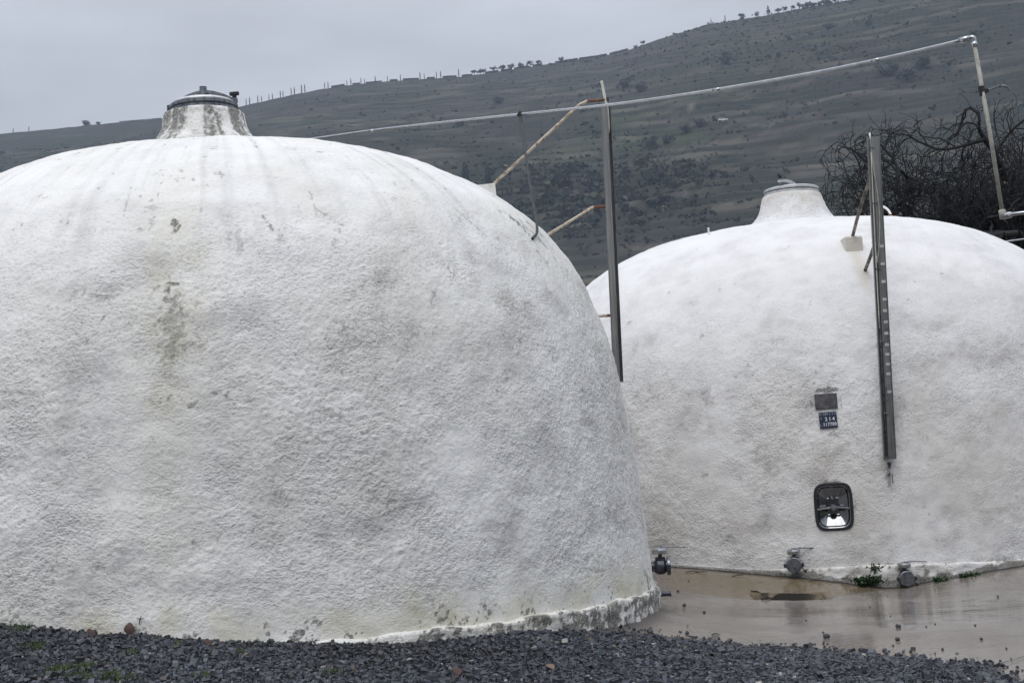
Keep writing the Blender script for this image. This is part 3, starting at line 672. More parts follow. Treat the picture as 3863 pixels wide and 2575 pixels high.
def hatch(root_, cx, cy, z, R, adir, lid_h, cap, rim_mat, kz):
    """steel rim with lid, clamp bar over it, centre cap, knob and hinge; adir = unit vector from hinge to knob"""
    c = np.array([cx, cy, z]); a3 = np.array([*adir, 0.])
    rim = B().lathe(c, [(R - .03, -.02), (R, -.02), (R + .006, .0), (R + .006, .022), (R - .002, .026), (R - .002, .034), (R + .008, .037), (R + .008, .060), (R - .004, .068), (R - .03, .070)], n=64).put('hatch', rim_mat, root_)
    pr = [(R - .012, .069)] + [(R * .97 * math.cos(t), .070 + lid_h * math.sin(t)) for t in np.linspace(.05, math.pi / 2 - .001, 14)]
    L = B().lathe(c, pr, n=64).put('lid', 'steel_light', rim, True)
    B().lathe(c, [(R + .0095, .034), (R + .0105, .030), (R + .0105, .028), (R + .0095, .025)], n=64).put('gasket', 'gasket', rim)
    ext = R + .012; m_ = 22; b_ = B()
    for k in range(m_):                                   # flat clamp bar bowed over the lid
        u0, u1 = -ext + 2 * ext * k / m_, -ext + 2 * ext * (k + 1) / m_
        h = lambda u_: .072 + (lid_h + (.052 if cap else .036)) * (1 - (abs(u_) / ext) ** 1.7) + kz * (.5 + .5 * u_ / ext)
        p0, p1 = c + a3 * u0 + [0, 0, h(u0)], c + a3 * u1 + [0, 0, h(u1)]
        d = p1 - p0; L_ = np.linalg.norm(d); d /= L_; s_ = np.array([-a3[1], a3[0], 0]); w_ = np.cross(d, s_)
        b_.box((p0 + p1) / 2, (L_ / 2 + .002, .022, .013), np.array([d, s_, w_]), .002)
    b_.put('clamp_bar', 'steel_dull' if cap else 'steel_light', rim)
    if cap: B().lathe(c + [0, 0, lid_h + .084], [(.046, -.01), (.046, .02), (.033, .026), (.030, .075), (.032, .083), (.027, .086), (.001, .086)], n=24).put('centre_cap', 'steel_dull', rim)
    kp = c + a3 * (ext - .02) + [0, 0, .09 + kz]
    B().lathe(kp, [(.012, -.06), (.012, .03)], n=10).lathe(kp, [(.001, -.012), (.020, -.012), (.026, .002), (.026, .012), (.001, .012)], n=14).put('clamp_screw', 'steel_dull', rim)
    kn = B().box(kp + [0, 0, .052], (.040, .014, .016), np.array([a3, [-a3[1], a3[0], 0], [0, 0, 1.]]), .006)
    kn.lathe(kp + [0, 0, .0], [(.001, .02), (.018, .02), (.020, .04), (.001, .04)], n=12).put('knob', 'black_plastic', rim)
    hp = c - a3 * (R + .014); s_ = np.array([-a3[1], a3[0], 0])
    hb = B()
    hb.box(hp + [0, 0, .055], (.022, .030, .036), np.array([a3, s_, [0, 0, 1.]]), .006); hb.box(hp - a3 * .016 + [0, 0, .005], (.030, .028, .030), np.array([a3, s_, [0, 0, 1.]]), .008)
    hb.tube([hp - s_ * .04 + [0, 0, .075], hp + s_ * .04 + [0, 0, .075]], .011, 10)
    hb.put('hinge', 'steel_dark', rim)
    return rim
hatch(tank1, N1x, T1.Y, zt1 + .006, .274, (math.cos(-.12), math.sin(-.12)), .055, True, 'steel_dull', 0.)
hatch(tank2, N2x, T2.Y, zt2 + .006, .318, (math.cos(-2.15), math.sin(-2.15)), .02, False, 'steel_light', .05)

# ------------------------------------------------------------------ steel door in tank 2
def rrect(hw, hh, n=48, p=4.2):
    t = np.arange(n) * 2 * np.pi / n
    return np.stack([hw * np.sign(np.cos(t)) * np.abs(np.cos(t)) ** (2 / p), hh * np.sign(np.sin(t)) * np.abs(np.sin(t)) ** (2 / p)], -1)
def loft(c, ax, rings):
    """rings: list of (hw, hh, out, power)"""
    n = 48; V = []; Q = []
    for hw, hh, out, p in rings:
        q = rrect(hw, hh, n, p); V.append(c + q[:, :1] * ax[0] + q[:, 1:] * ax[2] + out * ax[1])
    for k in range(len(rings) - 1):
        for j in range(n): Q.append([k * n + j, k * n + (j + 1) % n, (k + 1) * n + (j + 1) % n, (k + 1) * n + j])
    return np.concatenate(V), Q
door = B().add(*loft(pdoor, axd, [(DW + .012, DH + .012, -.05, 4.5), (DW + .012, DH + .012, .012, 4.5), (DW + .006, DH + .006, .020, 4.5), (DW - .010, DH - .010, .020, 4.5), (DW - .013, DH - .013, .010, 4.5), (DW - .013, DH - .013, -.06, 4.5)])).put('manway_door', 'gasket', tank2, False)
door['label'] = 'dark steel access door with crossbar and round hub'
V_, Q_ = loft(pdoor, axd, [(DW - .012, DH - .012, -.012, 4.5), (DW - .022, DH - .022, -.016, 4.5), (DW - .034, DH - .034, -.028, 4.8)])
lst = len(V_) - 48
hwf, hhf = .052, .070
cn = [pdoor + sx_ * hwf * axd[0] + sy_ * hhf * axd[2] - .075 * axd[1] for sx_, sy_ in ((1, 1), (-1, 1), (-1, -1), (1, -1))]
nb = len(V_); V_ = np.concatenate([V_, cn]); T_ = []
qd = rrect(1, 1, 48, 4.8)
def quadr(j):
    x_, y_ = qd[j % 48]; return 0 if x_ > 0 and y_ >= 0 else 1 if x_ <= 0 and y_ > 0 else 2 if x_ < 0 else 3
for j in range(48):
    a_, b_ = quadr(j), quadr(j + 1)
    T_.append([lst + j, lst + (j + 1) % 48, nb + a_])
    if a_ != b_: T_.append([lst + (j + 1) % 48, nb + b_, nb + a_])
T_ += [[nb, nb + 1, nb + 2], [nb, nb + 2, nb + 3]]
B().add(V_, Q_, T_).put('door_panel', 'steel_mirror', door)
hubc = pdoor + .004 * axd[1] - .012 * axd[2]
B().lathe(hubc, [(.001, .024), (.026, .022), (.033, .012), (.033, -.045), (.02, -.075)], axd[1], 20).put('hub', 'steel_dull', door)
for s_ in (-1, 1):
    p0 = hubc + s_ * .028 * axd[0] + .004 * axd[2]; p1 = pdoor + s_ * (DW - .014) * axd[0] - .022 * axd[2] + .002 * axd[1]
    d = p1 - p0; L_ = np.linalg.norm(d); d /= L_; w_ = np.cross(d, axd[1]); w_ /= np.linalg.norm(w_)
    B().box((p0 + p1) / 2, (L_ / 2, .009, .009), np.array([d, axd[1], w_]), .003).put('crossbar', 'steel', door)

# ------------------------------------------------------------------ plates with lettering
pl0 = B().box(ppl0 + .004 * ax0[1], (.104, .010, .072), ax0 @ np.eye(3), .002).put('blank_plate', 'old_plate', tank2); pl0['label'] = 'weathered grey plate with nothing legible on it'
rot_ = math.radians(1.2)
axp = np.array([ax1[0] * math.cos(rot_) + ax1[2] * math.sin(rot_), ax1[1], -ax1[0] * math.sin(rot_) + ax1[2] * math.cos(rot_)])
plq = B().box(ppl1 + .006 * axp[1], (.083, .009, .076), axp, .0015).put('number_plaque', 'enamel_navy', tank2); plq['label'] = 'navy enamel plaque reading 214 and 117700 in white'
def text(s, size, u_, v_, matn, parent, sxx=1.):
    cu = bpy.data.curves.new('t', 'FONT'); cu.body = s; cu.size = size; cu.align_x = 'CENTER'; cu.align_y = 'CENTER'; cu.extrude = .0008; cu.offset = .0008 if matn == 'letter_white' else .0003; cu.resolution_u = 3
    ob = bpy.data.objects.new('t', cu); col.objects.link(ob)
    me = bpy.data.meshes.new_from_object(ob.evaluated_get(bpy.context.evaluated_depsgraph_get())); bpy.data.objects.remove(ob); bpy.data.curves.remove(cu)
    me.name = 'lettering'; co = np.zeros(len(me.vertices) * 3, np.float32); me.vertices.foreach_get('co', co); co = co.reshape(-1, 3)
    W = ppl1 + .0155 * axp[1] + (co[:, :1] * sxx + u_) * axp[0] + (co[:, 1:2] + v_) * axp[2] + co[:, 2:] * axp[1] - np.array(parent_base(parent))
    me.vertices.foreach_set('co', W.astype(np.float32).ravel()); me.update()
    me.materials.clear(); return link('lettering', me, matn, parent)
text('K GM 3 3 5', .034, .0, .056, 'letter_faded', plq, .95)
text('5', .032, -.066, .016, 'letter_faded', plq)
for ch_, u0 in (('2', -.018), ('1', .017), ('4', .050)): text(ch_, .048, u0, .006, 'letter_white', plq, 1.)
text('L', .038, -.070, -.046, 'letter_faded', plq)
for k_, ch_ in enumerate('117700'): text(ch_, .046, -.042 + k_ * .0215, -.044, 'letter_white', plq, .85)

# ------------------------------------------------------------------ drain valves
def valve(root_, p, n, hd, s=1., plug=True):
    """p: wall point, n: outward axis (unit, level), hd: handle direction"""
    n = np.asarray(n, float); n /= np.linalg.norm(n); z = np.array([0, 0, 1.]); t = np.cross(z, n); hd = np.asarray(hd, float)
    body = B().lathe(p, [(.040 * s, -.12), (.040 * s, .035 * s), (.048 * s, .036 * s), (.062 * s, .060 * s), (.064 * s, .085 * s), (.062 * s, .112 * s), (.046 * s, .128 * s), (.046 * s, .135 * s)], n, 24)
    body.box(p + n * .086 * s + z * .055 * s, (.040 * s, .034 * s, .020 * s), np.array([n, t, z]), .006)
    v = body.put('drain_valve', 'steel_dark', root_, False)
    B().lathe(p, [(.05 * s, .134 * s), (.070 * s, .135 * s), (.072 * s, .140 * s), (.072 * s, .158 * s), (.066 * s, .164 * s), (.001, .164 * s)], n, 28).put('end_cap', 'steel_dull', v)
    for sg in (-1, 1):
        B().box(p + n * .148 * s + t * sg * .078 * s, (.012 * s, .016 * s, .020 * s), np.array([n, t, z]), .005).put('clamp_lug', 'steel_dark', v)
    hc = p + n * .086 * s + z * .075 * s
    B().lathe(hc, [(.016 * s, -.01), (.016 * s, .030 * s)], z, 12).put('stem', 'steel_dark', v)
    B().lathe(hc + z * .026 * s, [(.001, 0), (.060 * s, 0), (.064 * s, .006 * s), (.064 * s, .018 * s), (.061 * s, .020 * s), (.061 * s, .024 * s), (.064 * s, .026 * s), (.060 * s, .040 * s), (.040 * s, .045 * s), (.001, .045 * s)], z, 28).put('valve_head', 'steel', v)
    h0 = hc + z * .074 * s + hd * .01; h1 = h0 + hd * .045 + z * .004; h2 = h0 + hd * .205 * s - z * .006
    hb = B().tube([h0 - hd * .03, h0, h1, (h1 + h2) / 2, h2], .0055, 8); hb.lathe(h0 - z * .012, [(.012, 0), (.012, .018), (.001, .02)], z, 10)
    hb.put('handle', 'steel_dull', v)
    if plug:
        q0 = p + n * .10 * s + t * .055 * s - z * .01; q1 = q0 + t * .045 - z * .05 + n * .02
        B().tube([q0, (q0 + q1) / 2 + n * .004, q1], .006, 8).box(q1, (.010, .012, .014), np.array([n, t, z]), .004).put('drain_plug', 'steel_dark', v)
    return v
def wall_valve(T, root_, px, py, hd, back=.0, **k):
    p = T.hit(px, py)
    if p is None or p[2] < .02: p = cyl_hit(T, T.R, px, py)
    n = np.array([p[0] - T.X, p[1] - T.Y, 0]); n /= np.linalg.norm(n); p = np.array([T.X, T.Y, p[2]]) + n * (T.R - .01)
    return valve(root_, p, n, np.array(hd) / np.linalg.norm(hd), **k)
wall_valve(T2, tank2, 3000, 2127, (1, .16, 0))
wall_valve(T2, tank2, 3406, 2178, (1, .0, 0))
pv = atY(2462, 2146, 11.9); av = -.06
nv = np.array([math.cos(av), math.sin(av), 0]); pv = np.array([T1.X, T1.Y, pv[2]]) + nv * (T1.rad(pv[2]) - .012)
valve(tank1, pv, nv, nv * .995 + np.array([.05, 0, 0]), plug=False)
ps = atY(2475, 2256, 11.75); nv2 = np.array([math.cos(-.07), math.sin(-.07), 0]); ps = np.array([T1.X, T1.Y, ps[2]]) + nv2 * (T1.R + .01)
B().tube([ps - nv2 * .06, ps + nv2 * .10], .021, 14).tube([ps + nv2 * .100, ps + nv2 * .115], .025, 14).put('drain_stub', 'pipe_small', tank1)

# ------------------------------------------------------------------ level gauges
def gauge(name, top, bot, nrm, label, group, W=.058, D=.032):
    top, bot = np.asarray(top), np.asarray(bot)
    v = top - bot; L = np.linalg.norm(v); v /= L; n = np.asarray(nrm, float); n = n - v * (n @ v); n /= np.linalg.norm(n); u_ = np.cross(n, v)
    if u_[0] < 0 and abs(u_[0]) > .3: u_ = -u_
    ax = np.array([u_, n, v]); g = root(name, Vector(bot), label, 'level gauge', group)
    mid = (top + bot) / 2
    ch = B(); ch.box(mid - n * D, (W, .0025, L / 2), ax, .0008)
    for sg in (-1, 1): ch.box(mid + u_ * sg * (W - .0025), (.0025, D - .003, L / 2), ax, .0008)
    ch.put('channel', 'channel_steel', g)
    ch2 = B().box(mid + u_ * .022, (.0335, .002, L / 2 - .002), ax, .0006); ch2.put('scale_plate', 'channel_steel', g)
    return g, ax, L
pg_b = H2(3357, 1745); gY = pg_b[1] - .075
gb, gt = atY(3357, 1731, gY), atY(3293, 515, gY)
nrm2 = np.array([-.13, -.99, 0])
g2, axg, Lg = gauge('level_gauge', gt, gb, nrm2, 'flat steel level gauge standing before the tank with the number plaque', 'tank level gauges')
u_, n_g, v_g = axg
B().tube([tp0 for tp0 in (gt - (gt - gb) * .012 + np.array([-.026, 0, 0]), gt + (gt - gb) * .012 + np.array([-.030, 0, 0]))], .0085, 10).put('hose_end', 'hose_white', g2, True)
# sight tube, loose hose in the upper half, clips, and pale bars standing in for reflected light patches
tp = lambda f_, du=0., dn=0.: gb + (gt - gb) * f_ + u_ * du + n_g * dn
B().tube([tp(.01, -.028, .004), tp(.3, -.030, .006), tp(.6, -.028, .006), tp(.64, -.027, .006)], .008, 10).put('sight_tube', 'steel_dull', g2, True)
B().tube(bez([tp(.60, -.025, .014), tp(.66, .004, .018), tp(.74, .020, .018), tp(.82, .012, .018), tp(.90, -.012, .014), tp(.965, -.022, .010), tp(.99, -.025, .008)], 40), .007, 10).put('hose', 'pipe_old', g2, True)
B().tube(bez([tp(.40, -.034, .012), tp(.6, -.034, .012), tp(.8, -.030, .012), tp(.95, -.026, .012)], 12), .005, 8).put('guide_wire', 'hose', g2, True)
for f_ in (.965, .79, .585, .36, .14):
    B().box(tp(f_, -.018, .016), (.024, .006, .005), axg, .001).put('clip', 'steel_dull', g2)
for f_ in (.655, .60, .545, .49, .455, .42, .385, .35, .32, .29, .26, .205):
    B().box(tp(f_, .028, .0035), (.019, .0018, .013), axg, .0006).put('glint_bar', 'steel_light', g2)
B().lathe(tp(-.012, -.006, -.01), [(.001, .012), (.018, .012), (.020, 0), (.018, -.02), (.010, -.03), (.010, -.05), (.001, -.05)], v_g, 12).tube([tp(-.045, -.006, -.01), H2(3353, 1790) - n_g * .03], .008, 8).tube([tp(-.045, .012, .006), tp(-.075, .016, .006)], .004, 6).put('drain_cock', 'steel_dark', g2)
def brace(g, pts, r, matn): return B().tube(bez(pts, 20), r, 12).put('brace', matn, g, True)
a0, a1_ = anch2
p_top = tp(.885, -.02, -.034)
brace(g2, [p_top, p_top * .5 + a0 * .5 + [-.01, 0, .01], a0], .017, 'rusty_dark')
p_mid = tp(.675, -.02, -.034)
brace(g2, [p_mid, p_mid * .5 + a1_ * .5, a1_ + [0, .03, 0]], .017, 'rusty_dark')
na = T2.normal(a0); ua = np.array([-na[1], na[0], 0]); ua /= np.linalg.norm(ua)
ab = B(); zz = np.array([0, 0, 1.]); oa = np.array([na[0], na[1], 0]); oa /= np.linalg.norm(oa)
f0 = H2(3229, 962); zt_ = atY(3229, 886, f0[1])[2]; hh_ = (zt_ - f0[2]) / 2
ab.box(f0 - oa * .19 - oa * .045 + zz * (hh_ - .06), (.092, .19, hh_ + .06), np.array([ua, oa, zz]), .014)
nbv = sum(len(v) for v in ab.v); ab.put('anchor_block', 'plaster_new', tank2, attrs={'stain_shade': np.tile([.10, .6, .4, .3], (nbv, 1))})

gY1 = 12.85
gt1, gb1 = atY(2286, 398, gY1), atY(2334, 1440, gY1)
g1, axg1, _ = gauge('level_gauge', gt1, gb1, np.array([.93, -.36, 0]), 'steel gauge rail seen edge-on, braced by rusty white arms to the streaked tank', 'tank level gauges', W=.05, D=.030)
tp1 = lambda f_, du=0., dn=0.: gb1 + (gt1 - gb1) * f_ + axg1[0] * du + axg1[1] * dn
B().tube(bez([tp1(.9, .0, .012), tp1(.985, 0, .010), atY(2281, 365, gY1), atY(2275, 332, gY1), atY(2269, 306, gY1)], 20), .0125, 10).put('hose', 'hose', g1, True)
def arm(pts, r=.0145):
    P = np.array([atY(*p, gY1) for p in pts]); return P
for pts in (((1850, 706), (2188, 394), (2216, 382), (2292, 376)), ((2060, 890), (2232, 785), (2240, 781), (2300, 778)), ((2225, 1193), (2290, 1190), (2322, 1188))):
    P = arm(pts); B().tube(P[:-1] if len(P) == 4 else P[:2], .0135, 12).put('brace', 'rusty_paint', g1, True)
    B().tube(P[-2:] if len(P) > 3 else P[1:], .0130, 12).put('brace_end', 'rust', g1, True)
    c_ = P[-1]; B().box(c_, (.012, .012, .02), None, .003).put('bolt', 'steel_dark', g1)
bk = [atY(*p, gY1 - .05) for p in ((1795, 707), (1868, 699), (1873, 742), (1850, 760), (1780, 745))]
ctr = sum(bk) / 5; zz = np.array([0, 0, 1.])
V_ = []; 
for dy in (-.10, .16):
    for p in bk: V_.append(p + np.array([0, dy, 0]))
ab = B().add(V_, [[k, (k + 1) % 5, 5 + (k + 1) % 5, 5 + k] for k in range(5)], [[0, 2, 1], [0, 3, 2], [0, 4, 3], [5, 6, 7], [5, 7, 8], [5, 8, 9]])
ab.put('anchor_block', 'concrete_block', tank1)

# ------------------------------------------------------------------ overhead pipe and its drop leg
def pY(px): return float(np.interp(px, [700, 1170, 2285, 3665], [16.3, 15.0, 12.45, 10.2]))
ppx = ((760, 566), (1000, 546), (1200, 521), (1400, 493), (1650, 464), (1963, 431), (2285, 397), (2520, 366), (2800, 322), (3100, 269), (3400, 206), (3650, 147))
pp = bez([atY(*p, pY(p[0])) for p in ppx], 66)
pipe = root('overhead_pipe', Vector(pp[-1]), 'long thin white pipe rising from behind the streaked tank to a hanging elbow', 'pipe')
B().tube(pp, .0118, 14).put('pipe_run', 'pipe_white', pipe, True)
for k, px in ((0, 1400), (1, 2700), (2, 3290)):
    i_ = int(np.argmin(abs(proj(pp)[:, 0] - px))); d = pp[i_ + 1] - pp[i_]; d /= np.linalg.norm(d)
    B().tube([pp[i_] - d * .035, pp[i_] + d * .035], .0132, 12).put('joint', 'pipe_white', pipe, True)
d0, d1, d2 = atY(3664, 142, 10.2), atY(3676, 168, 10.2), atY(3783, 812, 10.1)
B().tube(bez([pp[-1] - (pp[-1] - pp[-2]) * .6, pp[-1] * .4 + d0 * .6, d0 + [.012, 0, -.002], d1 * .5 + d0 * .5 + [.008, 0, 0], d1], 20), .017, 14).tube([pp[-3] * .3 + pp[-1] * .7, pp[-1] + (d0 - pp[-1]) * .3], .021, 14).tube([d1 + (d0 - d1) * .35, d1 - (d0 - d1) * .35], .021, 14).put('elbow', 'pipe_white', pipe, True)
B().tube([d1, d1 * .5 + d2 * .5 + [.006, 0, 0], d2], .0145, 12).put('drop_leg', 'pipe_old', pipe, True)
B().tube([d2 + (d1 - d2) * .03, d2 - (d1 - d2) * .02], .024, 12).put('tee', 'pipe_old', pipe, True)
d3 = [d2, atY(3800, 812, 10.08), atY(3863, 802, 10.), atY(4250, 755, 9.8)]
B().tube(bez(d3, 16), .0125, 10).put('side_run', 'pipe_white', pipe, True)
B().lathe(atY(3802, 812, 10.08), [(.02, -.03), (.022, -.02), (.022, .02), (.016, .03)], d3[2] - d3[1], 12).put('coupling', 'pipe_white', pipe, True)
kb = atY(3705, 345, 10.18)
B().tube([kb + [-.004, 0, .035], kb + [.004, 0, -.035]], .023, 12).box(kb + [.02, -.01, 0], (.02, .012, .016), None, .004).put('clamp', 'black_plastic', pipe)
B().tube(bez([kb + [.02, 0, 0], atY(3750, 332, 10.15), atY(3782, 324, 10.1), atY(3798, 328, 10.1), atY(3810, 342, 10.1)], 24), .007, 8).put('hook_rod', 'steel_dull', pipe, True)
e3 = d3[3]; B().tube([[e3[0], e3[1], -.2], [e3[0], e3[1], e3[2] + .25]], .035, 14).put('support_post', 'pipe_old', pipe, True)
# cable tied to the pipe
ck = pp[int(np.argmin(abs(proj(pp)[:, 0] - 1963)))]; ce = H1(2004, 905); nn = T1.normal(ce)
c3 = H1(2012, 872) + T1.normal(H1(2012, 872)) * .03; c2_ = ck * .12 + c3 * .88
cable = root('hanging_cable', Vector(ce), 'thin black cable tied to the pipe and hanging down onto the dome shoulder', 'cable')
path = bez([ck + [0, 0, -.015], ck * .7 + c3 * .3 + [-.004, 0, 0], ck * .35 + c3 * .65 + [.0, 0, 0], c3 + nn * .01, ce + nn * .012], 40)
B().tube(path, .0105, 8).put('cord', 'cable', cable, True)
B().tube([ck + [-.02, 0, .012], ck + [.016, .004, -.012]], .027, 10).tube([ck + [.0, 0, -.01], ck + [.003, 0, -.075]], .014, 8).tube([ck + [.02, 0, .0], ck + [.055, -.01, -.012]], .007, 6).put('knot', 'cable', cable)

pk_ = H2(2674, 884)
B().tube([pk_ - [0, 0, .03], pk_ + [0, 0, .075]], .011, 10).put('vent_peg', 'hose_white', tank2)
# small hose loop on tank 2's crown and the line beyond it
hp = [atY(3312, 778, 17.6), atY(3330, 779, 17.55), atY(3348, 790, 17.5), atY(3359, 806, 17.45), atY(3362, 822, 17.4)]
hl = root('hose_loop', Vector(hp[-1]), 'short white hose bent over on the crown of the plaque tank beside its gauge', 'hose')
B().tube(bez(hp, 20), .014, 10).put('hose', 'hose_white', hl, True)
B().tube([atY(3352, 812, 17.35), atY(3364, 812, 17.35)], .016, 10).put('collar', 'rust', hl)
B().tube(bez([atY(3360, 815, 17.33), atY(3385, 818, 17.3), atY(3410, 824, 17.25)], 8), .008, 8).put('rusty_lead', 'rusty_paint', hl)
ln = [atY(3740, 922, 21), atY(3800, 911, 21), atY(3863, 902, 21), atY(4100, 868, 21)]
wl = root('white_line', (ln[-1][0], ln[-1][1], 0), 'thin white pipe running level behind the plaque tank toward its shoulder', 'pipe')
B().tube(bez([atY(3560, 950, 21), *ln], 16), .014, 8).put('pipe_run', 'pipe_white', wl, True)
B().tube([[ln[-1][0], ln[-1][1], -.2], ln[-1] + [0, 0, .1]], .03, 10).put('support_post', 'pipe_old', wl, True)

# ------------------------------------------------------------------ hill
sky_px = np.array([(-900, 590), (-300, 540), (0, 504), (160, 490), (312, 474), (440, 462), (607, 448), (760, 428), (919, 398), (1090, 360), (1200, 338), (1300, 322), (1480, 305), (1620, 296), (1757, 287), (1930, 262), (2100, 236), (2283, 210), (2380, 186), (2480, 150), (2661, 95), (2760, 78), (2891, 59), (3010, 34), (3120, 14), (3203, 0), (3500, -55), (3863, -115), (4400, -190), (5200, -260)], float)
sdir = np.array([ray(*p) for p in sky_px]); s_az = np.arctan2(sdir[:, 0], sdir[:, 1]); s_el = sdir[:, 2] / np.hypot(sdir[:, 0], sdir[:, 1])
def ridge_d(az): return 1020 - 260 * az
D0 = 280.
GROUND = -.35
def hill_z(az, d, detail=True):
    dr = ridge_d(az); zr = np.interp(az, s_az, s_el) * dr + EYE - GROUND
    t = (d - D0) / (dr - D0); tc_ = np.clip(t, 0, 1)
    z = zr * tc_ ** 1.02 - np.clip(t - 1, 0, 9) * zr * .35
    if detail:
        X, Y = d * np.sin(az), d * np.cos(az); P = np.stack([X, Y, 0 * X], -1)
        fade = np.clip((1 - tc_) * 8, 0, 1) * np.clip(tc_ * 6, 0, 1)
        z = z + fade * (5.5 * fbm(P / 150, 201, 3) + 1.2 * fbm(P / 34, 204, 3))
        per = 4.6; q = (z + X * .03 + 2.2 * fbm(P / 120, 207, 2)) / per; fr = q - np.floor(q)
        reg = sstep(-.35, .25, fbm(P / 180, 208, 2) + .1)
        z = z + fade * (.35 + .65 * reg) * .62 * per * (sstep(.70, 1.0, fr) - fr)
    return z + GROUND
def hill_hit(px, py):
    d = ray(px, py); hyp = math.hypot(d[0], d[1]); az = math.atan2(d[0], d[1])
    t = np.arange(300, 1300, .5); z = hill_z(np.full_like(t, az), t); zr_ = EYE + d[2] / hyp * t
    k = np.argmax(z > zr_)
    return np.array([t[k] * math.sin(az), t[k] * math.cos(az), z[k]])
az = np.linspace(-.60, .66, 340); dd = np.concatenate([np.linspace(D0 - 10, 400, 30), np.arange(401.4, 1010, 1.35), np.linspace(1012, 1240, 60)])
A, Dd = np.meshgrid(az, dd); Z = hill_z(A, Dd)
Ph = np.stack([Dd * np.sin(A), Dd * np.cos(A), Z], -1); px_ = proj(Ph)
def pblob(cx_, cy_, sx_, sy_, tilt=0.):
    x_, y_ = px_[..., 0] - cx_, px_[..., 1] - cy_; c_, s_ = math.cos(tilt), math.sin(tilt)
    return np.exp(-((x_ * c_ + y_ * s_) / sx_) ** 2 - ((-x_ * s_ + y_ * c_) / sy_) ** 2)
nb1 = fbm(Ph / [60, 60, 22], 221, 4); nb2 = fbm(Ph / [14, 14, 5], 222, 3)
green = np.zeros_like(A)
for (a_, b_, c_, d_, k_) in ((2250, 540, 360, 100, 1.3), (2560, 530, 160, 60, .9), (2700, 290, 260, 80, .7), (3000, 130, 400, 120, .6), (3400, 60, 300, 100, .55), (1500, 500, 300, 50, .35), (1950, 440, 260, 40, .35), (300, 560, 300, 60, .4), (1050, 450, 200, 40, .4), (3600, 300, 300, 60, .35)):
    green = np.maximum(green, k_ * pblob(a_, b_, c_, d_, -.12))
green = np.clip(green * (.85 + .9 * nb1) + .12 * nb1 + .25 * np.clip(nb2, 0, 1) * green, 0, 1)
dark = np.zeros_like(A)
for (a_, b_, c_, d_, k_) in ((2150, 760, 400, 140, 1.), (2450, 690, 260, 70, .75), (1850, 640, 160, 80, .5)): dark = np.maximum(dark, k_ * pblob(a_, b_, c_, d_, -.1))
dark = np.clip(dark * (.8 + .8 * nb1) + np.clip(nb1 * .35 - .08, 0, .3), 0, .9)
pth = pblob(2608, 400, 5, 26, .25) * .8 + .55 * np.exp(-((px_[..., 1] - (478 - .05 * (px_[..., 0] - 2727))) / 2.2) ** 2) * (px_[..., 0] > 2740) * (px_[..., 0] < 2990)
pth = np.maximum(pth, .4 * pblob(2030, 335, 34, 4, .65))
XX = Ph[..., 0]; P2 = np.stack([XX, Ph[..., 1], 0 * XX], -1)
qq = (hill_z(A, Dd, False) - GROUND + 5.5 * fbm(P2 / 150, 201, 3) + XX * .03 + 2.2 * fbm(P2 / 120, 207, 2)) / 4.6; frq = qq - np.floor(qq)
wallm = sstep(.66, .78, frq) * np.clip(1.6 * fbm(np.stack([XX / 40, np.floor(qq) * 7.3, 0 * XX], -1), 241, 3) - .15, 0, 1)
bandn = pn(np.stack([XX / 60, np.floor(qq) * 3.7, 0 * XX], -1), 243)
green = np.clip(np.maximum(green + .25 * bandn, .18 + .25 * nb1), 0, 1); dark = np.clip(dark + .30 * np.clip(-bandn, 0, 1), 0, .9)
pth = np.maximum(pth, .40 * wallm); dark = np.clip(np.maximum(dark, sstep(.58, .70, frq) * (.72 + .4 * np.clip(nb1, -.5, 1)) * (wallm < .1)), 0, .9)
st = np.stack([green, dark, np.clip(pth, 0, 1), np.ones_like(A)], -1)
I = np.arange(A.size).reshape(A.shape)
link('hill', mesh('hill', Ph.reshape(-1, 3), quads(I), True, {'stain_shade': st.reshape(-1, 4)}), 'hillside', kind='structure')
gxx, gyy = np.meshgrid(np.linspace(-900, 1000, 40), np.linspace(-640, 1150, 40)); I = np.arange(1600).reshape(40, 40)
link('ground', mesh('ground', np.stack([gxx, gyy, np.full_like(gxx, GROUND - .05)], -1).reshape(-1, 3), quads(I)), 'plain_ground', kind='structure')

az2 = np.linspace(math.pi - 1.25, math.pi + 1.25, 60); d2_ = np.linspace(150, 620, 40); A2, D2_ = np.meshgrid(az2, d2_)  # unseen opposite slope behind the camera, added to darken reflections and low light
z2 = (D2_ - 150) / 470 * 118 * (1 + .22 * np.sin(A2 * 5) + .1 * np.sin(A2 * 13)); P2 = np.stack([D2_ * np.sin(A2), D2_ * np.cos(A2), z2 + GROUND], -1); P2[..., 2] += 2 * fbm(P2 / 60, 251, 3)
I = np.arange(A2.size).reshape(A2.shape)
link('hill', mesh('hill', P2.reshape(-1, 3), quads(I), True, {'stain_shade': np.stack([.4 + .3 * fbm(P2 / 80, 252, 2), .3 + 0 * A2, 0 * A2, 1 + 0 * A2], -1).reshape(-1, 4)}), 'hillside', kind='structure')
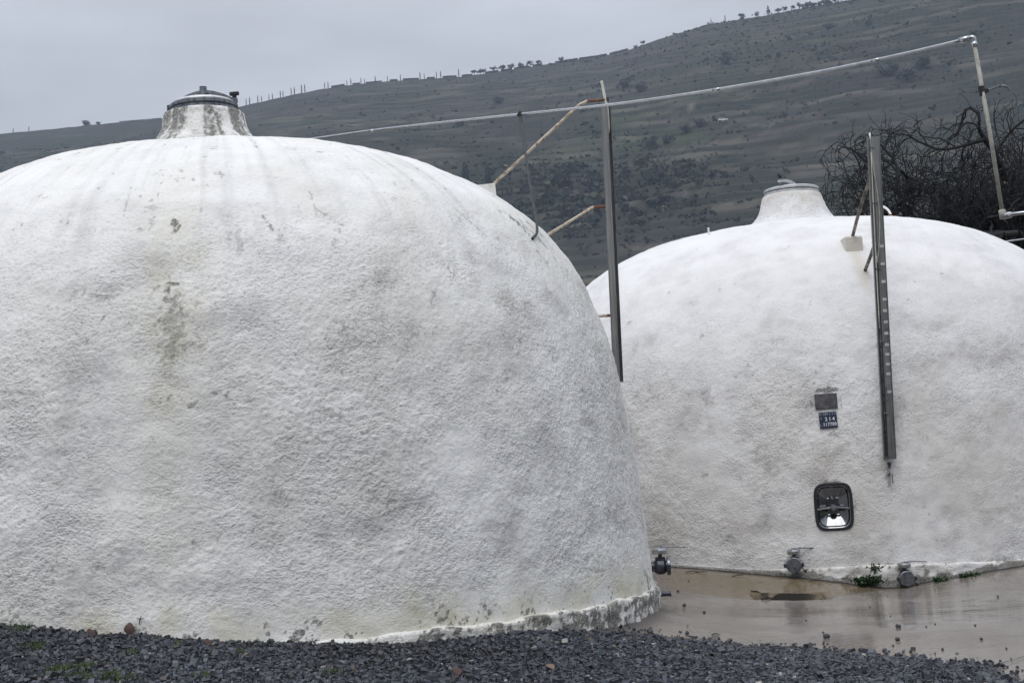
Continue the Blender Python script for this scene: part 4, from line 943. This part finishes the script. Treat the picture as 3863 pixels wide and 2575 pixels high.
# scrub and vines scattered over the hill: one mass
n_s = 32000
ca_ = rng.uniform(-.36, .40, n_s); cd_ = rng.uniform(395, 1015, n_s)
cd_ = np.minimum(cd_, ridge_d(ca_) - 6)
cz_ = hill_z(ca_, cd_); Pc = np.stack([cd_ * np.sin(ca_), cd_ * np.cos(ca_), cz_], -1); qx = proj(Pc)
def pb(cx_, cy_, sx_, sy_): return np.exp(-((qx[:, 0] - cx_) / sx_) ** 2 - ((qx[:, 1] - cy_) / sy_) ** 2)
wgt = .06 + 1.8 * pb(2150, 770, 380, 130) + 1.1 * pb(2500, 680, 260, 80) + .5 * pb(3000, 170, 700, 170) + .35 * pb(2300, 560, 400, 80) + .55 * np.clip(fbm(Pc / 45, 231, 3), 0, 1) + .4 * pb(1800, 640, 150, 80)
kp_ = rng.random(n_s) < wgt; Pc, qx = Pc[kp_], qx[kp_]; n_s = len(Pc)
forest = np.maximum(pb(2150, 760, 380, 120), pb(2500, 680, 240, 60))
rad_ = rng.lognormal(math.log(.48), .5, n_s) * (1 + 1.5 * forest)
V1 = []; 
i2 = B().add(ICO, (), ICF)
def icosub():
    v = [tuple(x) for x in ICO]; f = []; c_ = {}
    def mid_(a, b_):
        k = (min(a, b_), max(a, b_))
        if k not in c_:
            m_ = (np.array(v[a]) + np.array(v[b_])); m_ /= np.linalg.norm(m_); c_[k] = len(v); v.append(tuple(m_))
        return c_[k]
    for a, b_, c2__ in ICF:
        x_, y_, z_ = mid_(a, b_), mid_(b_, c2__), mid_(c2__, a); f += [(a, x_, z_), (b_, y_, x_), (c2__, z_, y_), (x_, y_, z_)]
    return np.array(v), np.array(f)
S42, F80 = icosub()
KQ = 14
rad3 = rad_[:, None] * np.stack([rng.uniform(.9, 1.6, n_s), rng.uniform(.9, 1.4, n_s), rng.uniform(.6, 1.0, n_s)], -1)
dv = rng.normal(size=(n_s, KQ, 3)); dv /= np.linalg.norm(dv, axis=-1)[..., None]; cq = Pc[:, None] + (dv * rng.uniform(.3, 1., (n_s, KQ, 1)) * rad3[:, None]) + np.stack([0 * rad_, 0 * rad_, rad3[:, 2] * .7], -1)[:, None]
aq = rng.normal(size=(n_s, KQ, 3)); aq /= np.linalg.norm(aq, axis=-1)[..., None]; bq = np.cross(aq, dv); bq /= np.linalg.norm(bq, axis=-1)[..., None] + 1e-9
sq = (rad_ * .48)[:, None, None]
V = np.stack([cq - aq * sq, cq + bq * sq * .75, cq + aq * sq, cq - bq * sq * .75], 2)
tc0 = np.array([.032, .037, .030])[None] * rng.lognormal(0, .45, n_s)[:, None]; u = rng.random(n_s)
tc0[u < .18] *= np.array([1.6, 1.45, 1.2]); tc0[u > .93] = np.array([.075, .065, .062]) * rng.lognormal(0, .3, (np.sum(u > .93), 1))
link('hill_scrub', mesh('hill_scrub', V.reshape(-1, 3), np.arange(n_s * KQ * 4).reshape(-1, 4), False, {'tint': np.repeat(np.c_[tc0, np.ones(n_s)], 4 * KQ, 0)}), 'scrub', kind='stuff')
tag(bpy.data.objects['hill_scrub'], 'dark scrub and bushes scattered over the terraced hillside', 'scrub')

# ------------------------------------------------------------------ trees of the hill: each its own thing
def leaf_cloud(centres, radii, n, size, seed, flat=1.):
    r_ = np.random.default_rng(seed); k = r_.integers(0, len(centres), n)
    d = r_.normal(size=(n, 3)); d /= np.linalg.norm(d, axis=1)[:, None]; rr_ = radii[k] * r_.uniform(.55, 1.05, n)
    c = np.asarray(centres)[k] + d * rr_[:, None] * [1, 1, flat]
    a = r_.normal(size=(n, 3)); a /= np.linalg.norm(a, axis=1)[:, None]; b_ = np.cross(a, d); b_ /= np.linalg.norm(b_, axis=1)[:, None] + 1e-9
    s_ = size * r_.uniform(.6, 1.4, n)[:, None]
    V = np.stack([c - a * s_, c + b_ * s_ * .7, c + a * s_, c - b_ * s_ * .7], 1).reshape(-1, 3)
    return V, np.arange(4 * n).reshape(n, 4)
def far_tree(kind, seed):
    r_ = np.random.default_rng(seed)
    if kind == 'olive':
        t = B().tube([[0, 0, -.6], [.1, 0, .6], [.0, .1, 1.4]], [.22, .16, .1], 6)
        for k in range(4): a_ = k * 1.57 + seed; t.tube([[0, 0, 1.1], [.7 * math.cos(a_), .7 * math.sin(a_), 2.]], [.09, .04], 5)
        ce_ = np.stack([r_.normal(0, .75, 16), r_.normal(0, .75, 16), 2.15 + r_.normal(0, .4, 16)], -1); ra = r_.uniform(.5, .85, 16)
        return t, leaf_cloud(ce_, ra, 520, .2, seed, .8), 'olive', 'bark'
    if kind == 'cypress':
        t = B().tube([[0, 0, -.5], [0, 0, 1.2]], [.1, .08], 6)
        h = np.linspace(.4, 4.4, 20); ce_ = np.stack([r_.normal(0, .05, 20), r_.normal(0, .05, 20), h], -1); ra = .34 * np.sin(np.linspace(.7, 3.05, 20)) + .06
        return t, leaf_cloud(ce_, ra, 420, .15, seed, 1.4), 'cypress', 'bark'
    if kind == 'big_cypress':
        t = B().tube([[0, 0, -2], [0, 0, 2]], [.3, .2], 6)
        h = np.linspace(.6, 8.6, 26); ce_ = np.stack([r_.normal(0, .18, 26), r_.normal(0, .18, 26), h], -1); ra = 1.75 * np.sin(np.linspace(.75, 3.0, 26)) ** .8 + .12
        return t, leaf_cloud(ce_, ra, 2200, .24, seed, 1.2), 'cypress', 'bark'
    if kind == 'pine':
        t = B().tube([[0, 0, -.6], [0, 0, 6.2]], [.25, .05], 6); ce_, ra = [], []
        for k in range(60):
            h = r_.uniform(.9, 6.4); w = (6.8 - h) * .48; a_ = r_.uniform(0, 6.283); q = r_.uniform(.2, 1); ce_.append((w * q * math.cos(a_), w * q * math.sin(a_), h - .15 * w * q)); ra.append(.45 * (1 - h / 9))
        return t, leaf_cloud(np.array(ce_), np.array(ra), 1500, .22, seed, .5), 'pine', 'bark'
    if kind == 'bush':
        t = B().tube([[0, 0, -.6], [0, 0, 1.]], [.2, .08], 6)
        ce_ = np.stack([r_.normal(0, 1.1, 18), r_.normal(0, .9, 18), 1.3 + r_.normal(0, .6, 18)], -1); ra = r_.uniform(.6, 1.1, 18)
        return t, leaf_cloud(ce_, ra, 700, .25, seed, .9), 'hedge', 'bark'
    if kind == 'blossom':
        t = B().tube([[0, 0, -.6], [0, 0, 1.5]], [.2, .08], 6)
        ce_ = np.stack([r_.normal(0, 1.4, 20), r_.normal(0, 1.0, 20), 2.0 + r_.normal(0, .7, 20)], -1); ra = r_.uniform(.5, 1.0, 20)
        return t, leaf_cloud(ce_, ra, 420, .17, seed, .8), 'blossom', 'bark'
cache = {}
def plant_tree(kind, name, p, label, cat, group, scale=1., var=0, stretch=1.):
    key = (kind, var)
    if key not in cache:
        t, (V, Q), cm, tm = far_tree(kind, 300 + 7 * var + len(kind))
        tv = np.concatenate(t.v); fs = [np.concatenate(t.q), np.concatenate(t.t)]
        mt = mesh('trunk', tv, fs); mt.materials.append(M[tm]); mc = mesh('crown', V, Q, False); mc.materials.append(M[cm]); cache[key] = (mt, mc)
    r_ = root(name, Vector(p), label, cat, group); r_.scale = (scale, scale, scale * stretch); r_.rotation_euler.z = random.uniform(0, 6.28)
    link('trunk', cache[key][0], None, r_); link('crown', cache[key][1], None, r_)
    return r_
def on_ridge(px, back=3.):
    py = np.interp(px, sky_px[:, 0], sky_px[:, 1]); d = ray(px, py); a_ = math.atan2(d[0], d[1]); D_ = ridge_d(a_) - back
    return np.array([D_ * math.sin(a_), D_ * math.cos(a_), float(hill_z(np.array([a_]), np.array([D_]))[0])])
for k, px in enumerate((929, 942, 973, 987, 1015, 1028, 1058, 1068, 1099, 1111, 1138, 1150, 1225, 1238, 1309, 1324, 1362, 1376, 1416, 1462, 1511, 1585, 1601, 1647, 1663, 1731)):
    plant_tree('cypress', 'cypress_sapling', on_ridge(px), 'pencil-thin young cypress in the spaced row along the ridge', 'cypress', 'cypress saplings along the ridge', random.uniform(.85, 1.2) if k < 14 else random.uniform(.7, 1.1), k % 3, 1.15)
for k, px in enumerate((1789, 1812, 1824, 1861, 1895, 1931, 1965, 2000, 2033, 2120)):
    plant_tree('olive', 'olive_tree', on_ridge(px), 'small round olive tree in the row on the middle of the ridge', 'olive tree', 'olive trees on the middle ridge', random.uniform(1.1, 1.4), k % 4)
plant_tree('olive', 'olive_tree', on_ridge(2428), 'lone olive tree where the ridge steepens, apart from the olive row', 'olive tree', None, .95, 1)
for k, px in enumerate((2799, 2855, 2936, 2962, 2992, 3016, 3150, 3175)):
    plant_tree('olive', 'olive_tree', on_ridge(px), 'olive tree beside the dark fir on the highest ridge', 'olive tree', 'olive trees on the high ridge', random.uniform(.95, 1.3), k % 4)
plant_tree('cypress', 'cypress_sapling', on_ridge(2683), 'slim cypress alone at the brow of the steep ridge', 'cypress', None, .8, 0, 1.1)
plant_tree('cypress', 'cypress_sapling', on_ridge(2736), 'slender cypress just below the olives near the fir', 'cypress', None, .95, 1, 1.1)
plant_tree('pine', 'fir_tree', on_ridge(2898), 'dark conical fir standing tallest on the high ridge', 'fir tree', None, 1.0, 0)
for k, px in enumerate((3047, 3066, 3090, 3112, 3130)):
    plant_tree('bush', 'ridge_bush', on_ridge(px), 'dense dark bush in the clump at the top of the high ridge', 'bush', 'bushes clumped on the high ridge', random.uniform(.9, 1.3), k % 3)
plant_tree('bush', 'ridge_bush', on_ridge(323), 'broad dark bush on the far low ridge', 'bush', None, 1.3, 0); plant_tree('bush', 'ridge_bush', on_ridge(371), 'smaller dark bush beside the broad one on the low ridge', 'bush', None, .8, 1)
for px in (50, 109): plant_tree('cypress', 'cypress_sapling', on_ridge(px), 'small cypress standing far out on the low bare ridge', 'cypress', 'cypresses on the low ridge', .8, 2)
for k in range(24): plant_tree('bush', 'vine_bush', on_ridge(455 + k * 6.6 + random.uniform(-1, 1), 2), 'low vine bush in the close row by the hatch neck on the ridge', 'bush', 'row of low bushes on the ridge', .34, k % 3)
def hill_plant(kind, name, px, py, label, cat, group=None, scale=1., var=0):
    return plant_tree(kind, name, hill_hit(px, py), label, cat, group, scale, var)
hill_plant('big_cypress', 'cypress_tree', 1758, 692, 'dark bushy cypress on the slope, the broader and taller of two', 'cypress', None, .95, 0)
hill_plant('big_cypress', 'cypress_tree', 1843, 690, 'dark bushy cypress on the slope, the narrower one nearer the rusty brace', 'cypress', None, .86, 1)
hill_plant('blossom', 'blossom_tree', 2195, 866, 'small pale blossoming bush low in the dark scrub beside the gauge rail', 'bush', None, .75, 0)
hill_plant('blossom', 'blossom_tree', 2580, 765, 'pale blossoming bush beyond the gauge rail above the lower terraces', 'bush', None, .9, 1)
for k, (px, py, s_) in enumerate(((2740, 240, 1.5), (3350, 290, 1.9), (3420, 300, 1.7), (2460, 560, 1.2), (2590, 500, 1.1), (2520, 540, 1.1), (2640, 480, 1.1), (3480, 255, 1.6), (3130, 110, 1.2), (2360, 330, 1.4), (2420, 345, 1.5), (1880, 390, 1.3), (1740, 480, 1.3))):
    lb = ('dark oblong bush high on the slope below the lone ridge olive', 'dark bush in the trio close beneath the upper end of the pipe', 'dark bush in the trio close beneath the upper end of the pipe', 'dark bush in the line along the green patch past the gauge rail', 'dark bush in the line along the green patch past the gauge rail', 'dark bush in the line along the green patch past the gauge rail', 'dark bush in the line along the green patch past the gauge rail', 'dark bush in the trio close beneath the upper end of the pipe', 'bush just under the dark clump on the high ridge', 'dark bush of the pair above the tip of the gauge rail', 'dark bush of the pair above the tip of the gauge rail', 'dark bush below the middle olive row, over the cable knot', 'dark bush between the pipe and the two slope cypresses')[k]
    hill_plant('bush', 'hill_bush', px, py, lb, 'bush', 'large bushes on the hillside', s_ * 1.15, k % 3)

# low dry-stone wall pieces along the ridge
for k, (x0, x1) in enumerate(((1250, 1300), (1330, 1358), (1380, 1440), (1470, 1500), (1520, 1580), (1610, 1640), (1670, 1722), (1742, 1782), (1830, 1880), (1890, 1930), (1940, 1995), (2010, 2045), (2095, 2180), (2185, 2290), (2300, 2370))):
    a_, b_ = on_ridge(x0, 2), on_ridge(x1, 2); m_ = (a_ + b_) / 2; d = b_ - a_; L_ = np.linalg.norm(d); d /= L_; s_ = np.cross([0, 0, 1.], d); s_ /= np.linalg.norm(s_); w_ = np.cross(d, s_)
    wr = root('ridge_wall', Vector(m_), 'low broken dry-stone wall piece along the ridge top', 'wall', 'dry-stone wall pieces along the ridge')
    b2 = B(); ns_ = max(3, int(L_ / 2.2))
    for q in range(ns_): b2.box(a_ + d * L_ * (q + .5) / ns_ + w_ * .35, (L_ / ns_ / 2 * 1.02, .35, .75 + .25 * random.random()), np.array([d, s_, w_]), .15)
    b2.put('stonework', 'hedge', wr)

# white car on the hill road
pc = hill_hit(2727, 470); car = root('parked_car', Vector(pc + [0, -1.5, .95]), 'small white car on the hillside track among the vineyard terraces', 'car')
def cb(prof, hw, name, matn, parent, z0=0):
    n = len(prof); V = [[x, -hw, z + z0] for x, z in prof] + [[x, hw, z + z0] for x, z in prof]
    T_ = [[0, k, k + 1] for k in range(1, n - 1)] + [[n, n + k + 1, n + k] for k in range(1, n - 1)]
    return B().add(V, [[k, n + k, n + (k + 1) % n, (k + 1) % n] for k in range(n)], T_).put(name, matn, parent, base=np.zeros(3))
cb([(-2.1, .45), (2.1, .40), (2.15, .75), (1.95, .95), (1.05, 1.05), (.35, 1.55), (-1.35, 1.58), (-2.05, 1.1), (-2.15, .8)], .85, 'body', 'car_white', car)
cb([(-1.5, 1.08), (.85, 1.08), (.3, 1.46), (-1.2, 1.48)], .87, 'side_window', 'car_glass', car)
cb([(.95, 1.07), (1.03, 1.07), (.42, 1.53), (.36, 1.50)], .74, 'windscreen', 'car_glass', car)
for x_ in (-1.35, 1.35):
    for y_ in (-.8, .8): B().lathe([x_, y_ - .1, .33], [(.001, 0), (.33, 0), (.33, .2), (.001, .2)], (0, 1, 0), 16).put('wheel', 'tyre', car, base=np.zeros(3))
car.rotation_euler.z = -.12

# ------------------------------------------------------------------ bare tree behind tank 2
TY = 26.; tb = atY(3705, 1000, TY); base_t = np.array([tb[0], TY, GROUND])
segs = []
rt_ = np.random.default_rng(42)
CT = base_t + np.array([0, 0, 4.55]); CR = np.array([3.75, 2.6, 4.15])      # crown ellipsoid that the growth stays inside
def grow(p, d, L, r, lvl):
    n = max(3, int(L / (.22, .20, .15, .11, .09)[lvl])); step = L / n
    for k in range(n):
        q = rt_.normal(0, 1, 3); curl = (.13, .20, .30, .36, .36)[lvl]
        out = (p - CT) / CR; e = np.linalg.norm(out)
        d = d + q * curl + np.array([0, 0, (.05, .0, .0, .03, .05)[lvl]])
        if e > .88: d = d - out / e * .55
        d /= np.linalg.norm(d)
        p2 = p + d * step; r2 = r * (1 - (.35, .5, .6, .6, .6)[lvl] / n)
        segs.append((p, p2, r, r2)); p, r = p2, r2
        if lvl < 4 and rt_.random() < (.39, .57, .58, .52)[lvl] and (k > n * .2 or lvl > 0):
            s_ = rt_.normal(0, 1, 3); s_ -= d * (s_ @ d); s_ /= np.linalg.norm(s_); ang = rt_.uniform(.5, 1.2)
            grow(p, d * math.cos(ang) + s_ * math.sin(ang), (2.1, 1.35, .75, .42)[lvl] * rt_.uniform(.6, 1.2), max(r * rt_.uniform(.5, .7), .0068), lvl + 1)
    if lvl < 4:
        for _ in range(2): grow(p, d + rt_.normal(0, .4, 3), (2.1, 1.35, .75, .42)[lvl] * rt_.uniform(.6, 1.1), max(r * .7, .0068), lvl + 1)
for (dx, dy, ox, L_, r_) in ((-.75, .1, -.2, 3.4, .13), (-.2, -.2, -.05, 4.2, .18), (.3, .25, .1, 4.2, .16), (.8, -.1, .25, 3.6, .13), (-1.5, -.2, -.25, 3.2, .085), (-2.2, .2, -.3, 3.0, .07), (.05, .6, .0, 3.8, .09), (1.4, .1, .2, 3.0, .08), (-.4, -.6, -.5, 3.0, .07), (.6, -.5, .5, 3.0, .07)):
    d = np.array([dx, dy, 1.3]); d /= np.linalg.norm(d); grow(base_t + [ox, 0, 1.4], d, L_, r_, 0)
S0 = np.array([s[0] for s in segs]); S1 = np.array([s[1] for s in segs]); q0 = np.array([s[2] for s in segs]); q1 = np.array([s[3] for s in segs])
def frusta(S0, S1, q0, q1, n=4):
    d = S1 - S0; S1 = S1 + d * .08; d = d / (np.linalg.norm(d, axis=1)[:, None] + 1e-9)
    a = np.where(np.abs(d[:, 2:3]) < .9, np.array([[0, 0, 1.]]), np.array([[1., 0, 0]])); u = np.cross(d, a); u /= np.linalg.norm(u, axis=1)[:, None]; w = np.cross(d, u)
    th = np.arange(n) * 2 * np.pi / n; ring = np.cos(th)[None, :, None] * u[:, None] + np.sin(th)[None, :, None] * w[:, None]
    V = np.concatenate([S0[:, None] + q0[:, None, None] * ring, S1[:, None] + q1[:, None, None] * ring], 1)
    j = np.arange(n); f = np.stack([j, (j + 1) % n, n + (j + 1) % n, n + j], -1)
    return V.reshape(-1, 3), (f[None] + 2 * n * np.arange(len(S0))[:, None, None]).reshape(-1, 4)
tree = root('bare_tree', Vector(base_t), 'leafless tree with a dense tangle of dark twisted branches behind the plaque tank', 'tree')
big = q0 > .035
V, Q = frusta(S0[big], S1[big], q0[big], q1[big], 8); link('trunk', mesh('trunk', V - base_t, Q), 'bark', tree)
V, Q = frusta(S0[~big], S1[~big], q0[~big], q1[~big], 3); link('crown', mesh('crown', V - base_t, Q), 'bark', tree)
tr_ = B()
for ox, r_ in ((-.25, .16), (0, .22), (.25, .18)): tr_.tube([base_t + [ox * 1.6, 0, -.1], base_t + [ox, 0, .5], base_t + [ox * .8, 0, 1.3]], [r_ * 1.4, r_, r_ * .85], 10)
tr_.put('stem_base', 'bark', tree, True)
# a few dead leaves still hanging
tw = np.where(~big)[0]; pk = rt_.choice(tw, 700); c_ = S1[pk]; V, Q = leaf_cloud(c_, np.full(len(c_), .03), 700, .028, 77)
m, nt, b = mat('hanging_leaf'); c = mix(nt, rmp(nt, noise(nt, 3, 3), .4, .6), (.05, .04, .035), (.16, .15, .11)); nt.links.new(c, b.inputs['Base Color']); b.inputs['Roughness'].default_value = .7
link('dead_leaves', mesh('dead_leaves', V - base_t, Q, False), 'hanging_leaf', tree)

# ------------------------------------------------------------------ weeds, leaves, loose stones
def weed(px, py, T, name, label, w, h, n, seed, matn='weed_green'):
    p = cyl_hit(T, T.R + .10, px, py) if T else None; r_ = np.random.default_rng(seed)
    g = root(name, Vector(p), label, 'weed'); st_ = B(); V, Q = [], []
    tang = np.array([-(p[1] - T.Y), p[0] - T.X, 0]); tang /= np.linalg.norm(tang)
    if tang[0] < 0: tang = -tang
    k = 0
    for _ in range(n):
        a_ = r_.uniform(-1, 1); L_ = h * r_.uniform(.4, 1) * (1 - .45 * abs(a_))
        b0 = p + tang * a_ * w * .35 - np.array([0, 0, .03]); b1 = p + tang * (a_ * w + r_.normal(0, .015)) + np.array([r_.normal(0, .02), -abs(r_.normal(0, .05)), L_])
        st_.tube([b0, (b0 + b1) / 2 + [0, 0, .01], b1], [.003, .0025, .0015], 4, False)
        for q in range(9):
            f_ = r_.uniform(.25, 1.05); c_ = b0 + (b1 - b0) * f_ + r_.normal(0, .012, 3)
            u1 = r_.normal(size=3); u1 /= np.linalg.norm(u1); u2 = np.cross(u1, r_.normal(size=3)); u2 /= np.linalg.norm(u2); s_ = r_.uniform(.010, .019)
            V += [c_ - u1 * s_, c_ + u2 * s_ * .7, c_ + u1 * s_, c_ - u2 * s_ * .7]; Q.append([k, k + 1, k + 2, k + 3]); k += 4
    st_.put('stem', matn, g); B().add(V, Q).put('leaves', matn, g)
weed(3275, 2196, T2, 'weed_clump', 'leafy green weed clump growing between the two front valves of the plaque tank', .13, .075, 60, 5)
weed(3300, 2150, T2, 'weed_shoot', 'single upright weed shoot rising out of the leafy clump', .02, .085, 7, 6)
weed(3545, 2186, T2, 'weed_fringe', 'short dark weeds fringing the tank foot right of the lower valve', .09, .02, 16, 7)
weed(3655, 2166, T2, 'weed_fringe', 'thin strip of moss-like weeds where the tank foot meets the slab', .10, .016, 14, 8)
for k, (px, py, w_, h_) in enumerate(((132, 2443, .05, .05), (178, 2545, .05, .035), (221, 2532, .06, .06), (272, 2550, .07, .045), (322, 2522, .06, .055), (458, 2562, .08, .045), (490, 2462, .05, .035), (762, 2550, .05, .04), (898, 2460, .05, .03), (345, 2556, .06, .035), (650, 2425, .06, .02), (1240, 2536, .05, .03), (60, 2375, .08, .05), (1390, 2505, .04, .02), (415, 2545, .05, .04))):
    d = ray(px, py); t = np.linspace(5, 14, 3000); P = np.array([0, 0, EYE]) + t[:, None] * d; i_ = int(np.argmax(P[:, 2] < grav(P[:, 0], P[:, 1]))); p = P[i_]
    r_ = np.random.default_rng(400 + k); n = 130; h_ *= .75; V, T_ = [], []
    for q in range(n):
        b0 = p + np.array([r_.normal(0, w_ * .55), r_.normal(0, w_ * .8), -.01]); hh = h_ * r_.uniform(.5, 1.15); tip = b0 + np.array([r_.normal(0, .018), r_.normal(0, .018), hh + .01]); a_ = r_.uniform(0, 6.28); u1 = np.array([math.cos(a_), math.sin(a_), 0]) * .0022
        md = (b0 + tip) / 2 + np.array([0, 0, .006]); V += [b0 - u1, b0 + u1, md + u1 * .9, md - u1 * .9, tip]; T_ += [[5 * q, 5 * q + 1, 5 * q + 2], [5 * q, 5 * q + 2, 5 * q + 3], [5 * q + 3, 5 * q + 2, 5 * q + 4]]
    g = root('grass_tuft', Vector(p), 'small soft tuft of green grass sprouting through the dark gravel', 'grass', 'grass tufts in the gravel')
    B().add(V, (), T_).put('blades', 'grass_green', g, kind='stuff')
def leaf(px, py, size, tilt, az_, label, matn, fn, up_=.012):
    p = gpos(px, py, fn) + [0, 0, up_]; n = 9; V, Q = [], []
    for k in range(n):
        t = k / (n - 1); w_ = .42 * math.sin(math.pi * t ** .8) ** .9 + .01; cz = .10 * math.sin(math.pi * t)
        for s_ in (-1, 0, 1): V.append([s_ * w_, t - .5, cz + .16 * abs(s_) * w_])
    V = np.array(V) * size; Q = [[3 * k + j, 3 * k + j + 1, 3 * k + 4 + j, 3 * k + 3 + j] for k in range(n - 1) for j in (0, 1)]
    V2 = V - [0, 0, .0015]; m_ = len(V)
    Rm = np.array(Matrix.Rotation(az_, 3, 'Z') @ Matrix.Rotation(tilt, 3, 'X'))
    A_ = np.concatenate([V, V2]) @ Rm.T + p; Qa = Q + [[m_ + q[3], m_ + q[2], m_ + q[1], m_ + q[0]] for q in Q]
    o = B().add(A_, Qa).put('fallen_leaf', matn, None, base=p); o.location = p; return tag(o, label, 'leaf')
leaf(490, 2398, .075, 1.25, .1, 'reddish brown dead leaf standing upright against the foot of the tank', 'dead_leaf', grav, .045)
leaf(775, 2434, .075, .5, 1.2, 'rust-red curled leaf lying where gravel meets the tank', 'dead_leaf', grav, .02)
leaf(340, 2398, .06, 1.0, .6, 'narrow dark brown leaf propped on gravel by the tank foot', 'dead_leaf', grav, .02)
leaf(2074, 2528, .065, .35, .7, 'pale orange dead leaf lying on the dark gravel', 'dead_leaf_tan', grav, .022)
leaf(2678, 2480, .055, .3, 2.1, 'tan dead leaf on the gravel close to the wet concrete edge', 'dead_leaf_tan', grav, .02)
leaf(1725, 2548, .06, .8, .3, 'dark purplish leaf sticking up from the gravel', 'dead_leaf', grav, .025)
leaf(3104, 2252, .05, .6, 1.4, 'dark curled leaf caught at the end of the drain slot', 'dead_leaf', lambda x, y: yard(x, y), .012)
leaf(2700, 2396, .07, .1, 1.57, 'flat green sprig lying on the wet slab near the gravel', 'weed_green', yard_z, .006)
Z7 = lambda zx, zy: (2350 + .643 * zx, 1950 + .643 * zy)
stone_v = [S42 * (1 + np.random.default_rng(k).uniform(-.16, .16, (42, 1))) for k in range(5)]
stone_m = []
for k, v in enumerate(stone_v):
    v = np.clip(v * [1.1, .85, .8], -.72, .72); me = mesh('loose_stone', v, F80, False); me.materials.append(M['stone']); stone_m.append(me)
for k, (zx, zy, s_) in enumerate(((323, 432, .016), (360, 515, .019), (477, 557, .014), (1615, 640, .023), (1612, 715, .023), (1195, 698, .026), (1175, 674, .010), (960, 768, .022), (1400, 780, .026), (1535, 782, .020), (1703, 772, .017), (1757, 815, .021), (1832, 625, .008), (1780, 640, .008), (2066, 632, .009), (2103, 713, .011), (2200, 462, .012), (2250, 768, .008), (203, 693, .017), (160, 652, .016), (2245, 937, .024), (1585, 752, .009), (1600, 812, .011), (1450, 525, .008), (1075, 603, .008), (1570, 580, .007), (385, 370, .010), (2010, 830, .010), (1665, 825, .013), (1310, 805, .013))):
    p = gpos(*Z7(zx, zy + s_ * 300), yard_z); o = link('loose_stone', stone_m[k % 5], None, None, loc=p + np.array([0, 0, s_ * .45])); o.scale = (s_ * random.uniform(.9, 1.3), s_, s_ * random.uniform(.75, 1.1)); o.rotation_euler = (random.uniform(-.3, .3), random.uniform(-.3, .3), random.uniform(0, 6))
    tag(o, 'small dark stone lying loose on the wet concrete', 'stone', 'loose stones on the concrete')
a_, b_ = gpos(*Z7(752, 440), yard_z), gpos(*Z7(826, 457), yard_z)
tw_ = B().tube([a_ + [0, 0, .012], (a_ + b_) / 2 + [0, .03, .02], b_ + [0, 0, .010]], [.007, .008, .004], 6).put('fallen_twig', 'twig_wood', None, base=a_); tw_.location = a_; tag(tw_, 'dark bent twig lying in the muddy hollow before the tank', 'twig')
a_, b_ = gpos(*Z7(812, 484), yard), gpos(*Z7(868, 478), yard)
tw_ = B().tube([a_ + [0, 0, .006], (a_ + b_) / 2 + [0, 0, .018], b_ + [0, 0, .008]], [.008, .010, .006], 6).put('fallen_twig', 'twig_wood', None, base=a_); tw_.location = a_; tag(tw_, 'short dark twig at the end of the drain slot', 'twig')
for k, (zx, zy) in enumerate(((405, 321), (458, 325), (675, 345), (1120, 377))):
    p = gpos(*Z7(zx, zy), yard_z); q = np.array([.06, .02 * (-1) ** k, .002]); t_ = B().tube([p - q + [0, 0, .006], p + [0, 0, .012], p + q + [0, 0, .006]], [.004, .005, .003], 5).put('plant_scrap', 'twig_wood', None, base=p); t_.location = p
    tag(t_, 'thin dark scrap of plant lying in the muddy puddle by the tank foot', 'debris', 'plant scraps in the puddle')
# short twig caught on the streaked tank's wall
tp_ = H1(530, 2335); nn = T1.normal(tp_)
sk = B().tube([tp_ + nn * .012 + [-.006, 0, -.03], tp_ + nn * .018, tp_ + nn * .014 + [.008, 0, .02]], [.002, .0035, .002], 5).tube([tp_ + nn * .018, tp_ + nn * .014 + [-.02, 0, .014]], [.003, .0015], 5).tube([tp_ + nn * .018, tp_ + nn * .014 + [.026, 0, .006]], [.003, .0015], 5).put('caught_twig', 'twig_wood', None, base=tp_); sk.location = tp_
tag(sk, 'small forked black twig stuck to the wall just above the gravel', 'twig')

# ------------------------------------------------------------------ haze
m = bpy.data.materials.new('haze'); m.use_nodes = True; M['haze'] = m; nt = m.node_tree; nt.nodes.clear()
pv_ = nt.nodes.new('ShaderNodeVolumePrincipled'); pv_.inputs['Color'].default_value = (.66, .80, 1, 1); pv_.inputs['Density'].default_value = .00026; pv_.inputs['Anisotropy'].default_value = 0
out = nt.nodes.new('ShaderNodeOutputMaterial'); nt.links.new(pv_.outputs[0], out.inputs['Volume'])
zmax = float(Ph[..., 2].max()) + 12
hz = B().box((50, 270, (zmax - 2.5) / 2), (1010, 985, (zmax + 2.5) / 2)).put('haze', 'haze', None); hz['kind'] = 'stuff'
tag(hz, 'thin grey rain haze filling the valley air before the hill', 'haze')
